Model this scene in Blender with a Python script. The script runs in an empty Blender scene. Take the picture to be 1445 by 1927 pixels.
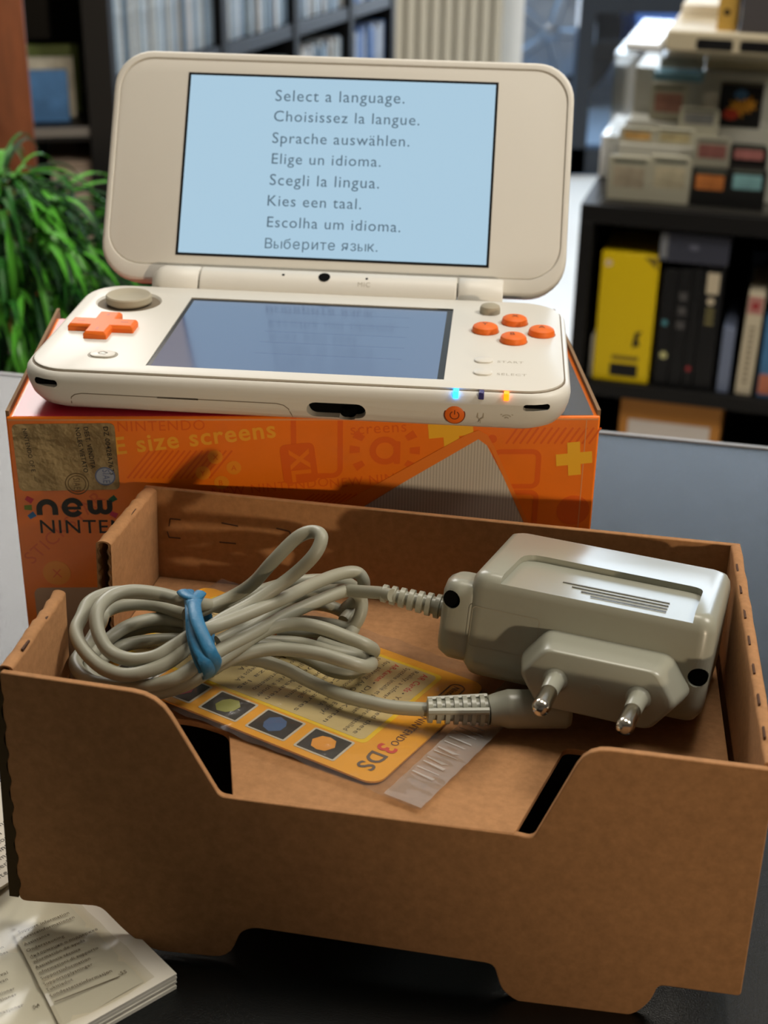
import bpy, bmesh, math, random
import numpy as np
from mathutils import Matrix, Vector
random.seed(7); rng = np.random.default_rng(7)
sc = bpy.context.scene
COL = sc.collection
S = 0.001            # everything below is written in millimetres

# ------------------------------------------------------------------ camera
F, IW, IH = 2738.598, 1445, 1927
CAM = np.array([4.455, -393.216, 254.566]); PITCH, YAW, ROLL = .460436, -.0479826, .0169253
def rx(a): c, s = math.cos(a), math.sin(a); return np.array([[1, 0, 0], [0, c, -s], [0, s, c]])
def ry(a): c, s = math.cos(a), math.sin(a); return np.array([[c, 0, s], [0, 1, 0], [-s, 0, c]])
def rz(a): c, s = math.cos(a), math.sin(a); return np.array([[c, -s, 0], [s, c, 0], [0, 0, 1]])
CR = rz(YAW) @ rx(math.pi/2 - PITCH) @ rz(ROLL)
cd = bpy.data.cameras.new('camera'); cam = bpy.data.objects.new('camera', cd); COL.objects.link(cam)
m4 = Matrix(CR.tolist()).to_4x4(); m4.translation = Vector(CAM*S); cam.matrix_world = m4
cd.sensor_fit = 'VERTICAL'; cd.sensor_height = 36; cd.lens = F/IH*36
cd.clip_start = .01; cd.clip_end = 100
cd.dof.use_dof = True; cd.dof.focus_distance = .385; cd.dof.aperture_fstop = 21.5
sc.camera = cam
# ------------------------------------------------------------------ light
vs = sc.view_settings
sc.display_settings.display_device = 'sRGB'
vs.view_transform = 'Standard'; vs.look = 'None'; vs.gamma = 1; vs.exposure = 0; vs.use_curve_mapping = False
sc.cycles.max_bounces = 8; sc.cycles.diffuse_bounces = 3; sc.cycles.glossy_bounces = 4
sc.cycles.transparent_max_bounces = 16; sc.cycles.caustics_reflective = False; sc.cycles.caustics_refractive = False
sc.cycles.sample_clamp_indirect = 6; sc.cycles.use_denoising = True
wd = bpy.data.worlds.new('sky'); sc.world = wd; wd.use_nodes = True
bg = wd.node_tree.nodes['Background']; bg.inputs[0].default_value = (.46, .70, 1, 1); bg.inputs[1].default_value = 2.2
def aim(o, loc, tgt):
    o.location = loc
    o.rotation_euler = (Vector(tgt) - Vector(loc)).to_track_quat('-Z', 'Y').to_euler()
def area(name, loc, tgt, sx, sy, power, col):
    l = bpy.data.lights.new(name, 'AREA'); l.shape = 'RECTANGLE'; l.size = sx; l.size_y = sy; l.energy = power; l.color = col
    o = bpy.data.objects.new(name, l); COL.objects.link(o); aim(o, loc, tgt); return o
area('ceiling_panel_over_shelves', (-.78, 3.1, 1.66), (-.78, 3.1, 0), .95, 2.3, 92, (1, .97, .93))
area('added_fill_over_games', (1.35, .1, 1.66), (1.3, .6, 0), .6, .9, 44, (1, .94, .84))  # fill light added to brighten the display case, not a known fixture
area('ceiling_panel_over_counter', (.25, .42, 1.66), (.25, .42, 0), .6, .7, 13.6, (1, .92, .80))
area('daylight_through_shopfront', (1.7, 4.8, .2), (1.2, 0, -.6), 1.9, 1.4, 46, (.80, .90, 1))
area('street_daylight', (1.6, 7.5, 4.5), (1.2, 6.6, -1), 5, 3, 420, (.36, .62, 1))
sp = bpy.data.lights.new('warm_spot_lamp', 'SPOT'); sp.energy = 92; sp.color = (1, .80, .56); sp.shadow_soft_size = .045
sp.spot_size = math.radians(13.5); sp.spot_blend = .28  # beam narrowed so its edge stands in for a person's cast shadow
spo = bpy.data.objects.new('warm_spot_lamp', sp); COL.objects.link(spo)
aim(spo, (1.10, -2.35, .36), (.262, -.06, .15))

# ------------------------------------------------------------------ pixels to rays, planes
def ray(px, py): return CR @ np.array([(px - IW/2)/F, -(py - IH/2)/F, -1.])
def at(px, py, dist): v = ray(px, py); return CAM + v*(dist/v[1])
class Plane:
    def __init__(s, o, u, v):
        s.o = np.array(o, float); s.u = np.array(u, float); s.u /= np.linalg.norm(s.u)
        v = np.array(v, float); v -= (v @ s.u)*s.u; s.v = v/np.linalg.norm(v); s.n = np.cross(s.u, s.v)
    def p3(s, px, py): d = ray(px, py); return CAM + d*((s.n @ (s.o - CAM))/(s.n @ d))
    def uv(s, px, py): q = s.p3(px, py) - s.o; return np.array([q @ s.u, q @ s.v])
    def pos(s, a, b, h=0): return s.o + s.u*a + s.v*b + s.n*h
    def up(s, h): return Plane(s.o + s.n*h, s.u, s.v)
class Frame:
    def __init__(s, o, R, k=1.): s.o = np.array(o, float); s.R = np.array(R); s.k = k
    def __call__(s, P): return (np.atleast_2d(np.array(P, float))*s.k) @ s.R.T + s.o
    def plane(s, o, u, v): return Plane(s(o)[0], s.R @ np.array(u, float), s.R @ np.array(v, float))
    def loc(s, p): return ((np.array(p) - s.o) @ s.R)/s.k
    def mat(s): m = Matrix(s.R.tolist()).to_4x4(); m.translation = Vector(s.o*S); return m
WORLD = Frame((0, 0, 0), np.eye(3))

# ------------------------------------------------------------------ materials
def lin(c):
    return tuple(((x/255)/12.92 if x/255 <= .04045 else ((x/255 + .055)/1.055)**2.4) for x in c)
MATS = {}
def M(name, rgb, rough=.5, spec=.5, metal=0, bump=None, vary=None, coat=0, emit=None, alpha=1, trans=0):
    if name in MATS: return MATS[name]
    m = bpy.data.materials.new(name); m.use_nodes = True; nt = m.node_tree; b = nt.nodes['Principled BSDF']
    c = lin(rgb) + (1,); b.inputs['Base Color'].default_value = c
    b.inputs['Roughness'].default_value = rough; b.inputs['Metallic'].default_value = metal
    b.inputs['Specular IOR Level'].default_value = spec; b.inputs['Coat Weight'].default_value = coat
    b.inputs['Coat Roughness'].default_value = .12; b.inputs['Alpha'].default_value = alpha
    b.inputs['Transmission Weight'].default_value = trans
    if emit: b.inputs['Emission Color'].default_value = lin(emit[0]) + (1,); b.inputs['Emission Strength'].default_value = emit[1]
    tc = nt.nodes.new('ShaderNodeTexCoord')
    if bump:
        n = nt.nodes.new('ShaderNodeTexNoise'); n.inputs['Scale'].default_value = bump[0]; n.inputs['Detail'].default_value = 4
        k = nt.nodes.new('ShaderNodeBump'); k.inputs['Strength'].default_value = bump[1]; k.inputs['Distance'].default_value = bump[2] if len(bump) > 2 else .0004
        nt.links.new(tc.outputs['Object'], n.inputs['Vector']); nt.links.new(n.outputs['Fac'], k.inputs['Height']); nt.links.new(k.outputs[0], b.inputs['Normal'])
    if vary:   # (scale, amount, stretch)
        mp = nt.nodes.new('ShaderNodeMapping'); mp.inputs['Scale'].default_value = vary[2] if len(vary) > 2 else (1, 1, 1)
        n = nt.nodes.new('ShaderNodeTexNoise'); n.inputs['Scale'].default_value = vary[0]; n.inputs['Detail'].default_value = 6; n.inputs['Roughness'].default_value = .65
        r = nt.nodes.new('ShaderNodeValToRGB'); a = vary[1]
        r.color_ramp.elements[0].position = .3; r.color_ramp.elements[1].position = .7
        r.color_ramp.elements[0].color = tuple(x*(1 - a) for x in c[:3]) + (1,); r.color_ramp.elements[1].color = tuple(min(1, x*(1 + a)) for x in c[:3]) + (1,)
        nt.links.new(tc.outputs['Object'], mp.inputs[0]); nt.links.new(mp.outputs[0], n.inputs['Vector']); nt.links.new(n.outputs['Fac'], r.inputs[0]); nt.links.new(r.outputs[0], b.inputs['Base Color'])
    MATS[name] = m; return m
def clear(name, amount, rgb=(255, 255, 255), rough=.08, bump=None, milk=0):   # thin clear film / pane
    m = bpy.data.materials.new(name); m.use_nodes = True; nt = m.node_tree; nt.nodes.remove(nt.nodes['Principled BSDF'])
    t = nt.nodes.new('ShaderNodeBsdfTransparent'); t.inputs[0].default_value = lin(rgb) + (1,)
    g = nt.nodes.new('ShaderNodeBsdfGlossy'); g.inputs['Roughness'].default_value = rough
    x = nt.nodes.new('ShaderNodeMixShader'); fr = nt.nodes.new('ShaderNodeFresnel'); fr.inputs[0].default_value = amount
    ge = nt.nodes.new('ShaderNodeNewGeometry'); ir = nt.nodes.new('ShaderNodeMapRange'); ir.inputs[3].default_value = amount; ir.inputs[4].default_value = 1/amount
    nt.links.new(ge.outputs['Backfacing'], ir.inputs[0]); nt.links.new(ir.outputs[0], fr.inputs[0])
    if bump:
        tc = nt.nodes.new('ShaderNodeTexCoord'); n = nt.nodes.new('ShaderNodeTexNoise'); n.inputs['Scale'].default_value = bump[0]
        k = nt.nodes.new('ShaderNodeBump'); k.inputs['Strength'].default_value = bump[1]; k.inputs['Distance'].default_value = .001
        nt.links.new(tc.outputs['Object'], n.inputs['Vector']); nt.links.new(n.outputs['Fac'], k.inputs['Height'])
        nt.links.new(k.outputs[0], g.inputs['Normal']); nt.links.new(k.outputs[0], fr.inputs['Normal'])
    nt.links.new(fr.outputs[0], x.inputs[0]); nt.links.new(t.outputs[0], x.inputs[1]); nt.links.new(g.outputs[0], x.inputs[2])
    if milk:
        df = nt.nodes.new('ShaderNodeBsdfDiffuse'); df.inputs[0].default_value = (.85, .82, .78, 1); x2 = nt.nodes.new('ShaderNodeMixShader'); x2.inputs[0].default_value = milk
        nt.links.new(x.outputs[0], x2.inputs[1]); nt.links.new(df.outputs[0], x2.inputs[2]); x = x2
    nt.links.new(x.outputs[0], nt.nodes['Material Output'].inputs[0]); return m

# ------------------------------------------------------------------ mesh builder
HB = [.05]      # current print height above the sheet
class MB:
    def __init__(s, xf=WORLD): s.v = []; s.f = []; s.xf = xf
    def add(s, V, Fc):
        o = len(s.v); s.v += [tuple(p) for p in s.xf(V)]; s.f += [tuple(i + o for i in f) for f in Fc]; return s
    def raw(s, V, Fc):
        o = len(s.v); s.v += [tuple(p) for p in V]; s.f += [tuple(i + o for i in f) for f in Fc]; return s
    def box(s, x0, x1, y0, y1, z0, z1):
        return s.add([(x, y, z) for z in (z0, z1) for y in (y0, y1) for x in (x0, x1)],
            [(0, 2, 3, 1), (4, 5, 7, 6), (0, 1, 5, 4), (2, 6, 7, 3), (0, 4, 6, 2), (1, 3, 7, 5)])
    def stack(s, rings, closed_caps=True):
        n = len(rings[0]); V = [p for r in rings for p in r]; Fc = []
        for k in range(len(rings) - 1):
            for i in range(n):
                j = (i + 1) % n; Fc.append((k*n + i, k*n + j, (k + 1)*n + j, (k + 1)*n + i))
        if closed_caps: Fc += [tuple(range(n - 1, -1, -1)), tuple(range((len(rings) - 1)*n, len(rings)*n))]
        return s.add(V, Fc)
    def prism(s, poly, fn, h0, h1):   # fn(a,b,h) -> local point
        return s.stack([[fn(a, b, h0) for a, b in poly], [fn(a, b, h1) for a, b in poly]])
    def tube(s, pts, r, n=10, closed=False, flat=1.):
        P = np.array(pts, float); N = len(P); rr = r if hasattr(r, '__len__') else [r]*N
        T = np.gradient(P, axis=0) if not closed else np.roll(P, -1, 0) - np.roll(P, 1, 0)
        T /= np.linalg.norm(T, axis=1)[:, None] + 1e-12
        a = np.array([0, 0, 1.]) if abs(T[0][2]) < .9 else np.array([1., 0, 0])
        a -= (a @ T[0])*T[0]; a /= np.linalg.norm(a); rings = []
        for k in range(N):
            a = a - (a @ T[k])*T[k]; a /= np.linalg.norm(a); b = np.cross(T[k], a)
            rings.append([P[k] + rr[k]*(flat*math.cos(t)*a + math.sin(t)*b) for t in np.linspace(0, 2*math.pi, n, endpoint=False)])
        if closed: rings.append(rings[0]); return s.stack(rings, False)
        return s.stack(rings)
    def lathe(s, prof, c, ax=(0, 0, 1), n=24):   # prof: (radius, height) along ax
        ax = np.array(ax, float); ax /= np.linalg.norm(ax); a = np.array([1., 0, 0]) if abs(ax[0]) < .9 else np.array([0, 1., 0])
        a -= (a @ ax)*ax; a /= np.linalg.norm(a); b = np.cross(ax, a); c = np.array(c, float)
        return s.stack([[c + ax*h + max(r, 1e-3)*(math.cos(t)*a + math.sin(t)*b) for t in np.linspace(0, 2*math.pi, n, endpoint=False)] for r, h in prof])
    def poly(s, pl, pts, h=.05, t=.06):     # pts in plane uv; thin slab of ink / film
        s.raw([pl.pos(a, b, h) for a, b in pts] + [pl.pos(a, b, h - t) for a, b in pts],
              [tuple(range(len(pts)))] + [tuple(range(2*len(pts) - 1, len(pts) - 1, -1))] + [(i, i + len(pts), (i + 1) % len(pts) + len(pts), (i + 1) % len(pts)) for i in range(len(pts))]); return s
    def ppoly(s, pl, px, h=.05): return s.poly(pl, orient([pl.uv(*p) for p in px]), h)
    def stroke(s, pl, pts, w, h=None, closed=False):
        h = HB[0] if h is None else h
        P = [np.array(p, float) for p in pts]
        if closed: P.append(P[0])
        T = np.gradient(np.array(P), axis=0)
        if closed: T[0] = T[-1] = P[1] - P[-2]
        T /= np.linalg.norm(T, axis=1)[:, None] + 1e-9; Nn = np.c_[-T[:, 1], T[:, 0]]
        V = [pl.pos(*(p + n*w/2), h) for p, n in zip(P, Nn)] + [pl.pos(*(p - n*w/2), h) for p, n in zip(P, Nn)]; k = len(P)
        s.raw(V, [(i + k, i + 1 + k, i + 1, i) for i in range(k - 1)]); return s
    def disc(s, pl, c, r, h=None, n=24, ry_=None):
        h = HB[0] if h is None else h
        return s.poly(pl, [(c[0] + r*math.cos(t), c[1] + (ry_ or r)*math.sin(t)) for t in np.linspace(0, 2*math.pi, n, endpoint=False)], h)
    def text(s, pl, body, p0, p1=None, size=None, h=.06, bold=0, squash=1., ang=None):   # uv start, uv end of baseline
        V, Fc, w = glyphs(body, bold)
        p0 = np.array(p0, float)
        if p1 is not None:
            d = np.array(p1, float) - p0; k = np.linalg.norm(d)/w; d /= np.linalg.norm(d)
        else: k = size; d = np.array([math.cos(ang or 0), math.sin(ang or 0)])
        e = np.array([-d[1], d[0]]); ky = size if (size and p1 is not None) else k*squash
        s.raw([pl.pos(*(p0 + d*x*k + e*y*ky), h) for x, y in V], Fc); return s
    def ptext(s, pl, body, a, b, **kw): return s.text(pl, body, pl.uv(*a), pl.uv(*b), **kw)
GL = {}
def yeru():      # the Cyrillic letter made of a bowl and a bar
    V = []; Fc = []
    def rect(x0, x1, y0, y1): k = len(V); V.extend([(x0, y0), (x1, y0), (x1, y1), (x0, y1)]); Fc.append((k, k + 1, k + 2, k + 3))
    rect(0, .085, 0, .52); rect(.49, .575, 0, .52)
    P = [(.075, .0)] + [(.2 + .145*math.cos(t), .135 + .135*math.sin(t)) for t in np.linspace(-math.pi/2, math.pi/2, 12)] + [(.075, .28)]
    Q = [(.075, .06)] + [(.2 + .07*math.cos(t), .135 + .075*math.sin(t)) for t in np.linspace(-math.pi/2, math.pi/2, 12)] + [(.075, .21)]
    k = len(V); n = len(P); V.extend(P + Q); Fc.extend([(k + i, k + i + 1, k + n + i + 1, k + n + i) for i in range(n - 1)])
    return np.array(V), Fc, .575
def glyphs(body, bold=0):
    if 'ы' in body:
        V = []; Fc = []; x = 0
        parts = [p for q in body.split('ы') for p in (q, 'ы')][:-1]
        for p in parts:
            v, f, w = yeru() if p == 'ы' else glyphs(p, bold); k = len(V)
            V += [(a + x, b) for a, b in v]; Fc += [tuple(i + k for i in t) for t in f]; x += w + .11
        return np.array(V), Fc, x - .11
    if (body, bold) not in GL:
        cu = bpy.data.curves.new('t', 'FONT'); cu.body = body; cu.resolution_u = 3; cu.offset = bold; cu.space_character = 1.1
        ob = bpy.data.objects.new('t', cu); me = bpy.data.meshes.new_from_object(ob)
        V = np.array([(v.co.x, v.co.y) for v in me.vertices]); x0 = V[:, 0].min(); V[:, 0] -= x0
        GL[body, bold] = (V, [tuple(p.vertices) for p in me.polygons], V[:, 0].max())
        bpy.data.objects.remove(ob); bpy.data.curves.remove(cu); bpy.data.meshes.remove(me)
    return GL[body, bold]
def orient(P):
    P = [tuple(p) for p in P]; a = sum(P[i][0]*P[(i + 1) % len(P)][1] - P[(i + 1) % len(P)][0]*P[i][1] for i in range(len(P)))
    return P if a > 0 else P[::-1]
def rrect(x0, x1, y0, y1, r, n=7):
    r = max(r, .01); out = []
    for cx, cy, a in ((x1 - r, y0 + r, -90), (x1 - r, y1 - r, 0), (x0 + r, y1 - r, 90), (x0 + r, y0 + r, 180)):
        for t in np.linspace(a, a + 90, n): out.append((cx + r*math.cos(math.radians(t)), cy + r*math.sin(math.radians(t))))
    return out
def roundpoly(P, n=5):      # list of (a,b,r): polygon with rounded corners
    out = []; k = len(P)
    for i in range(k):
        p = np.array(P[i][:2], float); r = P[i][2] if len(P[i]) > 2 else 0
        if r == 0: out.append(tuple(p)); continue
        a = np.array(P[i - 1][:2]) - p; b = np.array(P[(i + 1) % k][:2]) - p
        r = min(r, .48*np.linalg.norm(a), .48*np.linalg.norm(b)); a = p + a/np.linalg.norm(a)*r; b = p + b/np.linalg.norm(b)*r
        for t in np.linspace(0, 1, n): out.append(tuple((1 - t)**2*a + 2*t*(1 - t)*p + t*t*b))
    return out
def spline(P, k=8):
    P = np.array(P, float); Q = np.vstack([2*P[0] - P[1], P, 2*P[-1] - P[-2]]); out = []
    for i in range(1, len(Q) - 2):
        for t in np.linspace(0, 1, k, endpoint=False):
            a, b, c, d = Q[i - 1:i + 3]; out.append(.5*((2*b) + (c - a)*t + (2*a - 5*b + 4*c - d)*t*t + (3*b - a - 3*c + d)*t**3))
    return np.array(out + [P[-1]])

def tag(o, label=None, cat=None, group=None, kind=None):
    if label: o['label'] = label
    if cat: o['category'] = cat
    if group: o['group'] = group
    if kind: o['kind'] = kind
    return o
def thing(name, label, cat, frame=WORLD, group=None):
    o = bpy.data.objects.new(name, None); COL.objects.link(o); o.empty_display_size = .02
    o.matrix_world = frame.mat(); return tag(o, label, cat, group)
def wm(o):
    m = o.matrix_basis.copy()
    while o.parent: o = o.parent; m = o.matrix_basis @ m
    return m
def obj(name, mb, mat, parent=None, bevel=0, angle=35, smooth=True, label=None, frame=None, bseg=2):
    me = bpy.data.meshes.new(name); V = np.array(mb.v)*S
    base = wm(parent) if parent else (frame.mat() if frame else Matrix())
    inv = np.array(base.inverted()); V = V @ inv[:3, :3].T + inv[:3, 3]
    me.from_pydata(V.tolist(), [], mb.f)
    bm = bmesh.new(); bm.from_mesh(me); bmesh.ops.recalc_face_normals(bm, faces=bm.faces)
    if bm.calc_volume(signed=True) < 0: bmesh.ops.reverse_faces(bm, faces=bm.faces)
    bm.to_mesh(me); bm.free()
    me.materials.append(mat)
    o = bpy.data.objects.new(name, me); COL.objects.link(o)
    if parent: o.parent = parent
    elif frame: o.matrix_world = base
    if smooth: me.shade_smooth(); me.set_sharp_from_angle(angle=math.radians(angle))
    if bevel:
        b = o.modifiers.new('bevel', 'BEVEL'); b.width = bevel*S; b.segments = bseg; b.limit_method = 'ANGLE'; b.angle_limit = math.radians(40); b.harden_normals = False
    if label: o['label'] = label
    return o
def cut(o, mb, angle=35):
    n0 = len(o.data.vertices)
    c = obj('cutter', mb, o.data.materials[0])
    bpy.context.view_layer.update()
    md = o.modifiers.new('b', 'BOOLEAN'); md.operation = 'DIFFERENCE'; md.solver = 'EXACT'; md.object = c; md.use_self = False
    dg = bpy.context.evaluated_depsgraph_get(); me = bpy.data.meshes.new_from_object(o.evaluated_get(dg)); me.name = o.data.name
    print('CUT', o.name, n0, len(me.vertices)); o.modifiers.clear(); o.data = me; bpy.data.objects.remove(c)
    me.shade_smooth(); me.set_sharp_from_angle(angle=math.radians(angle)); return o
def copy_tree(o, parent=None):
    c = o.copy(); COL.objects.link(c)
    if parent: c.parent = parent
    for ch in list(o.children): copy_tree(ch, c)
    return c

# ------------------------------------------------------------------ shared materials
card_m = M('kraft_cardboard', (167, 122, 82), .88, .2, bump=(900, .25, .0002), vary=(420, .14))
card_d = M('kraft_corrugation', (112, 80, 52), .92, .15, bump=(900, .3), vary=(300, .2))
white_m = M('warm_white_plastic', (218, 215, 207), .42, .4, bump=(2500, .05, .0001))
orange_m = M('orange_plastic', (238, 112, 32), .5, .3)
taupe_m = M('taupe_rubber', (168, 160, 140), .6, .3)
black_m = M('black_plastic', (10, 10, 11), .4, .4)
hole_m = M('dark_cavity', (6, 6, 6), .9, .1)
grey_m = M('grey_beige_plastic', (151, 151, 137), .3, .5, bump=(3000, .06, .0001))
cord_m = M('grey_cord_rubber', (150, 149, 133), .42, .45)
ink_m = M('dark_ink', (38, 30, 28), .6, .3)
shelf_m = M('black_laminate', (17, 16, 16), .5, .3)
wall_m = M('painted_wall', (196, 190, 178), .9, .2, bump=(60, .1))
chrome_m = M('polished_metal', (205, 200, 190), .16, .5, 1)
paper_m = M('white_paper', (234, 228, 214), .75, .25, bump=(300, .08))

# ================================================================== the room
flr = MB(); flr.box(-2600, 3600, -2600, 4900, -1040, -1000)
tag(obj('floor', flr, M('pale_floor', (205, 200, 190), .35, .5, vary=(3, .05)), smooth=False), kind='structure')
tag(obj('ceiling', MB().box(-2600, 3600, -2600, 4900, 1700, 1760), M('ceiling_paint', (215, 208, 196), .9, .2), smooth=False), kind='structure')
tag(obj('wall_left', MB().box(-2700, -2600, -2600, 4900, -1000, 1700), wall_m, smooth=False), kind='structure')
tag(obj('wall_right', MB().box(3600, 3700, -2600, 4900, -1000, 1700), M('dark_wall_paint', (132, 124, 116), .9, .2), smooth=False), kind='structure')
tag(obj('wall_back', MB().box(-2600, 3600, -2700, -2600, -1000, 1700), M('dark_wall_paint', (0, 0, 0)), smooth=False), kind='structure')
WX = at(978, 100, 5290)[0]; MX0, MX1 = at(1084, 150, 5290)[0], at(1114, 150, 5290)[0]
w = MB(); w.box(-2600, WX - 70, 4900, 5050, -1000, 1700); w.box(WX - 70, 3600, 4900, 5050, 1450, 1700); w.box(3300, 3600, 4900, 5050, -1000, 1450)
tag(obj('wall_front', w, wall_m, smooth=False), kind='structure')
tag(obj('trim_1', MB().box(WX - 75, WX, 4840, 5060, -1000, 1450), M('white_window_reveal', (232, 232, 230), .5, .3), smooth=False), kind='structure')
fr = MB()
for x0, x1, z0, z1 in ((MX0, MX1, -1000, 1450), (WX, 3300, -1000, -905), (WX, 3300, 1370, 1450), (3230, 3300, -1000, 1450), (2250, 2330, -1000, 1450)): fr.box(x0, x1, 4915, 4985, z0, z1)
zt = at(1200, 4, 5290)[2]; fr.box(MX1, 2250, 4915, 4985, zt - 40, zt + 45)
wf = tag(obj('window_1', fr, M('dark_window_frame', (38, 44, 52), .45, .4), smooth=False), kind='structure')
obj('window_pane', MB().box(WX, 3250, 4945, 4951, -950, 1400), clear('window_glass', 1.35), wf, smooth=False)
tag(obj('pavement', MB().box(-3000, 6000, 5060, 16000, -1060, -1010), M('asphalt', (120, 124, 128), .8, .3, bump=(40, .3, .004), vary=(12, .2)), smooth=False), kind='structure')

# ---- parked car outside
cf = Frame((at(1028, 150, 6600)[0], 6600 - 393, -1010), np.eye(3))
car = thing('car', 'dark blue car parked on the street outside the shop window', 'car', cf)
prof = [(-900, 260), (-880, 560), (-700, 700), (-200, 780), (350, 1330), (1700, 1390), (2450, 900), (3150, 820), (3250, 520), (3230, 250), (2900, 210), (-500, 210)]
b = MB(cf); P2 = roundpoly([(a, z, 120) for a, z in prof])
b.stack([[(a, 0, z) for a, z in P2], [(a, 1500, z) for a, z in P2]])
blue_car = M('car_paint', (96, 146, 224), .25, .5, coat=.6)
cb = obj('body', b, blue_car, car)
arch = MB(cf)
for cx in (0, 2500): arch.lathe([(385, -200), (385, 260)], (cx, 0, 330), (0, 1, 0), 32)
cut(cb, arch)
for cx in (0, 2500):
    t = obj('wheel', MB(cf).lathe([(200, 0), (300, 0), (325, 30), (325, 180), (280, 200)], (cx, -10, 325), (0, 1, 0), 36), M('tyre', (22, 23, 26), .8, .2), car)
    hub = MB(cf).lathe([(205, -8), (190, -14), (60, -2), (40, -14)], (cx, -10, 325), (0, 1, 0), 30)
    for k in range(5):
        a = k*2*math.pi/5; hub.tube([(cx + 40*math.cos(a), -22, 325 + 40*math.sin(a)), (cx + 190*math.cos(a), -24, 325 + 190*math.sin(a))], 24, 6)
    obj('hub_cap', hub, M('alloy', (180, 185, 192), .3, .5, .8), t)
for x0, x1 in ((430, 1100), (1150, 1850)):
    obj('side_window', MB(cf).prism(roundpoly([(x0 - (60 if x0 < 500 else 0), 830, 30), (x1, 850, 30), (x1 - (0 if x0 < 500 else 60), 1290, 60), (x0 + (260 if x0 < 500 else 0), 1280, 60)]), lambda a, z, h: (a, h, z), -6, 8), M('car_glass', (40, 52, 66), .1, .6), car)
obj('sill', MB(cf).box(-420, 2100, -14, 20, 215, 300), black_m, car, bevel=12)

# ---- radiator under the white wall
rd0 = at(737, 40, 5150)[0]; rd1 = at(948, 40, 5150)[0]
rf = Frame((rd0, 4770, -860), np.eye(3))
rad = thing('radiator', 'cream panel radiator with vertical flutes beside the shop window', 'radiator', rf)
W_ = rd1 - rd0; n = 9; step = W_/n; pts = []
for k in range(n):
    for t, y in ((.0, 26), (.22, 26), (.3, 0), (.92, 0), (1., 26)): pts.append((k*step + t*step, y))
pts += [(W_, 60), (0, 60)]
rm = M('radiator_enamel', (182, 176, 160), .4, .4)
obj('front_panel', MB(rf).prism(pts, lambda a, y, h: (a, y, h), 0, 1000), rm, rad, angle=30)
obj('top_grille', MB(rf).box(-4, W_ + 4, -4, 66, 1000, 1012), rm, rad)
obj('bracket', MB(rf).prism(rrect(W_*.47, W_*.55, 560, 640, 8), lambda a, z, h: (a, h, z), -8, 4), rm, rad)
for sx in (20, W_ - 40): obj('foot', MB(rf).box(sx, sx + 22, 20, 50, -140, 4), rm, rad)

# ---- long black media rack on the slant
ANG = math.radians(24); RQ = at(732, 60, 4200)
RR = np.array([[math.sin(ANG), -math.cos(ANG), 0], [math.cos(ANG), math.sin(ANG), 0], [0, 0, 1]])   # u along the rack (away), v to the left (behind face)
kf = Frame((RQ[0], RQ[1], 0), RR); rp = kf.plane((0, 0, 0), (1, 0, 0), (0, 0, 1))
def rs(px, py): return rp.uv(px, py)
zb = .5*(rs(379, 100)[1] + rs(560, 40)[1])
SD = [rs(205, 60)[0], rs(420, 40)[0], rs(556, 50)[0], rs(660, 60)[0], rs(738, 60)[0]]
ROWH = 255; boards = [zb - 3*ROWH, zb - 2*ROWH, zb - ROWH, zb, zb + ROWH]
rk = thing('media_rack', 'long black open rack full of disc cases along the wall', 'shelf', kf)
DEP = 190
for z in boards: obj('shelf_board', MB(kf).box(SD[0] - 60, SD[-1], 0, DEP, z - 32, z), M('rack_board', (38, 41, 46), .4, .4), rk, bevel=1)
for i, s0 in enumerate(SD): obj('upright', MB(kf).box(s0 - (60 if i == 0 else 14), s0 + 14, -4, DEP, -1000, boards[-1]), shelf_m, rk, bevel=1)
obj('back_board', MB(kf).box(SD[0] - 60, SD[-1], DEP, DEP + 10, -1000, boards[-1]), shelf_m, rk)
obj('plinth', MB(kf).box(SD[0] - 60, SD[-1], 10, DEP, -1000, boards[0] - 32), shelf_m, rk)
tones = [(176, 190, 200), (150, 170, 186), (196, 202, 204), (132, 150, 168), (208, 206, 204), (120, 142, 164)]
blues = [(90, 124, 176), (150, 164, 190), (70, 104, 164), (190, 196, 206)]
protos = {}
def disc_case(tone):
    if tone not in protos:
        o = obj('disc_case', MB().box(0, 13.5, 0, 128, 0, 150), M('case_%d_%d_%d' % tone, tone, .35, .5, vary=(30, .25, (1, 1, 3))), bevel=.8)
        protos[tone] = o; return o
    c = protos[tone].copy(); COL.objects.link(c); return c
rowname = ['lower row', 'middle row', 'upper row']; bayname = ['bay beside its dark end panel', 'second bay', 'third bay', 'bay beside the radiator']
for ri, z in ((1, boards[2]), (2, boards[3])):
    for bi in range(4):
        s = SD[bi] + 18; pal = blues if (bi == 3) else tones
        if bi == 1 and ri == 1: pal = blues[:2] + tones
        while s + 15 < SD[bi + 1] - 16:
            c = disc_case(pal[rng.integers(len(pal))]); sc_ = rng.uniform(1.12, 1.28)
            c.matrix_world = kf.mat() @ Matrix.Translation((s*S, (6 + rng.uniform(0, 10))*S, (z + .6)*S)); c.scale = (1, 1, sc_)
            tag(c, 'disc case in the %s of the black rack, %s' % (rowname[ri], bayname[bi]), 'disc case', 'disc cases in the %s, %s' % (rowname[ri], bayname[bi])); s += 14.2

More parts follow.
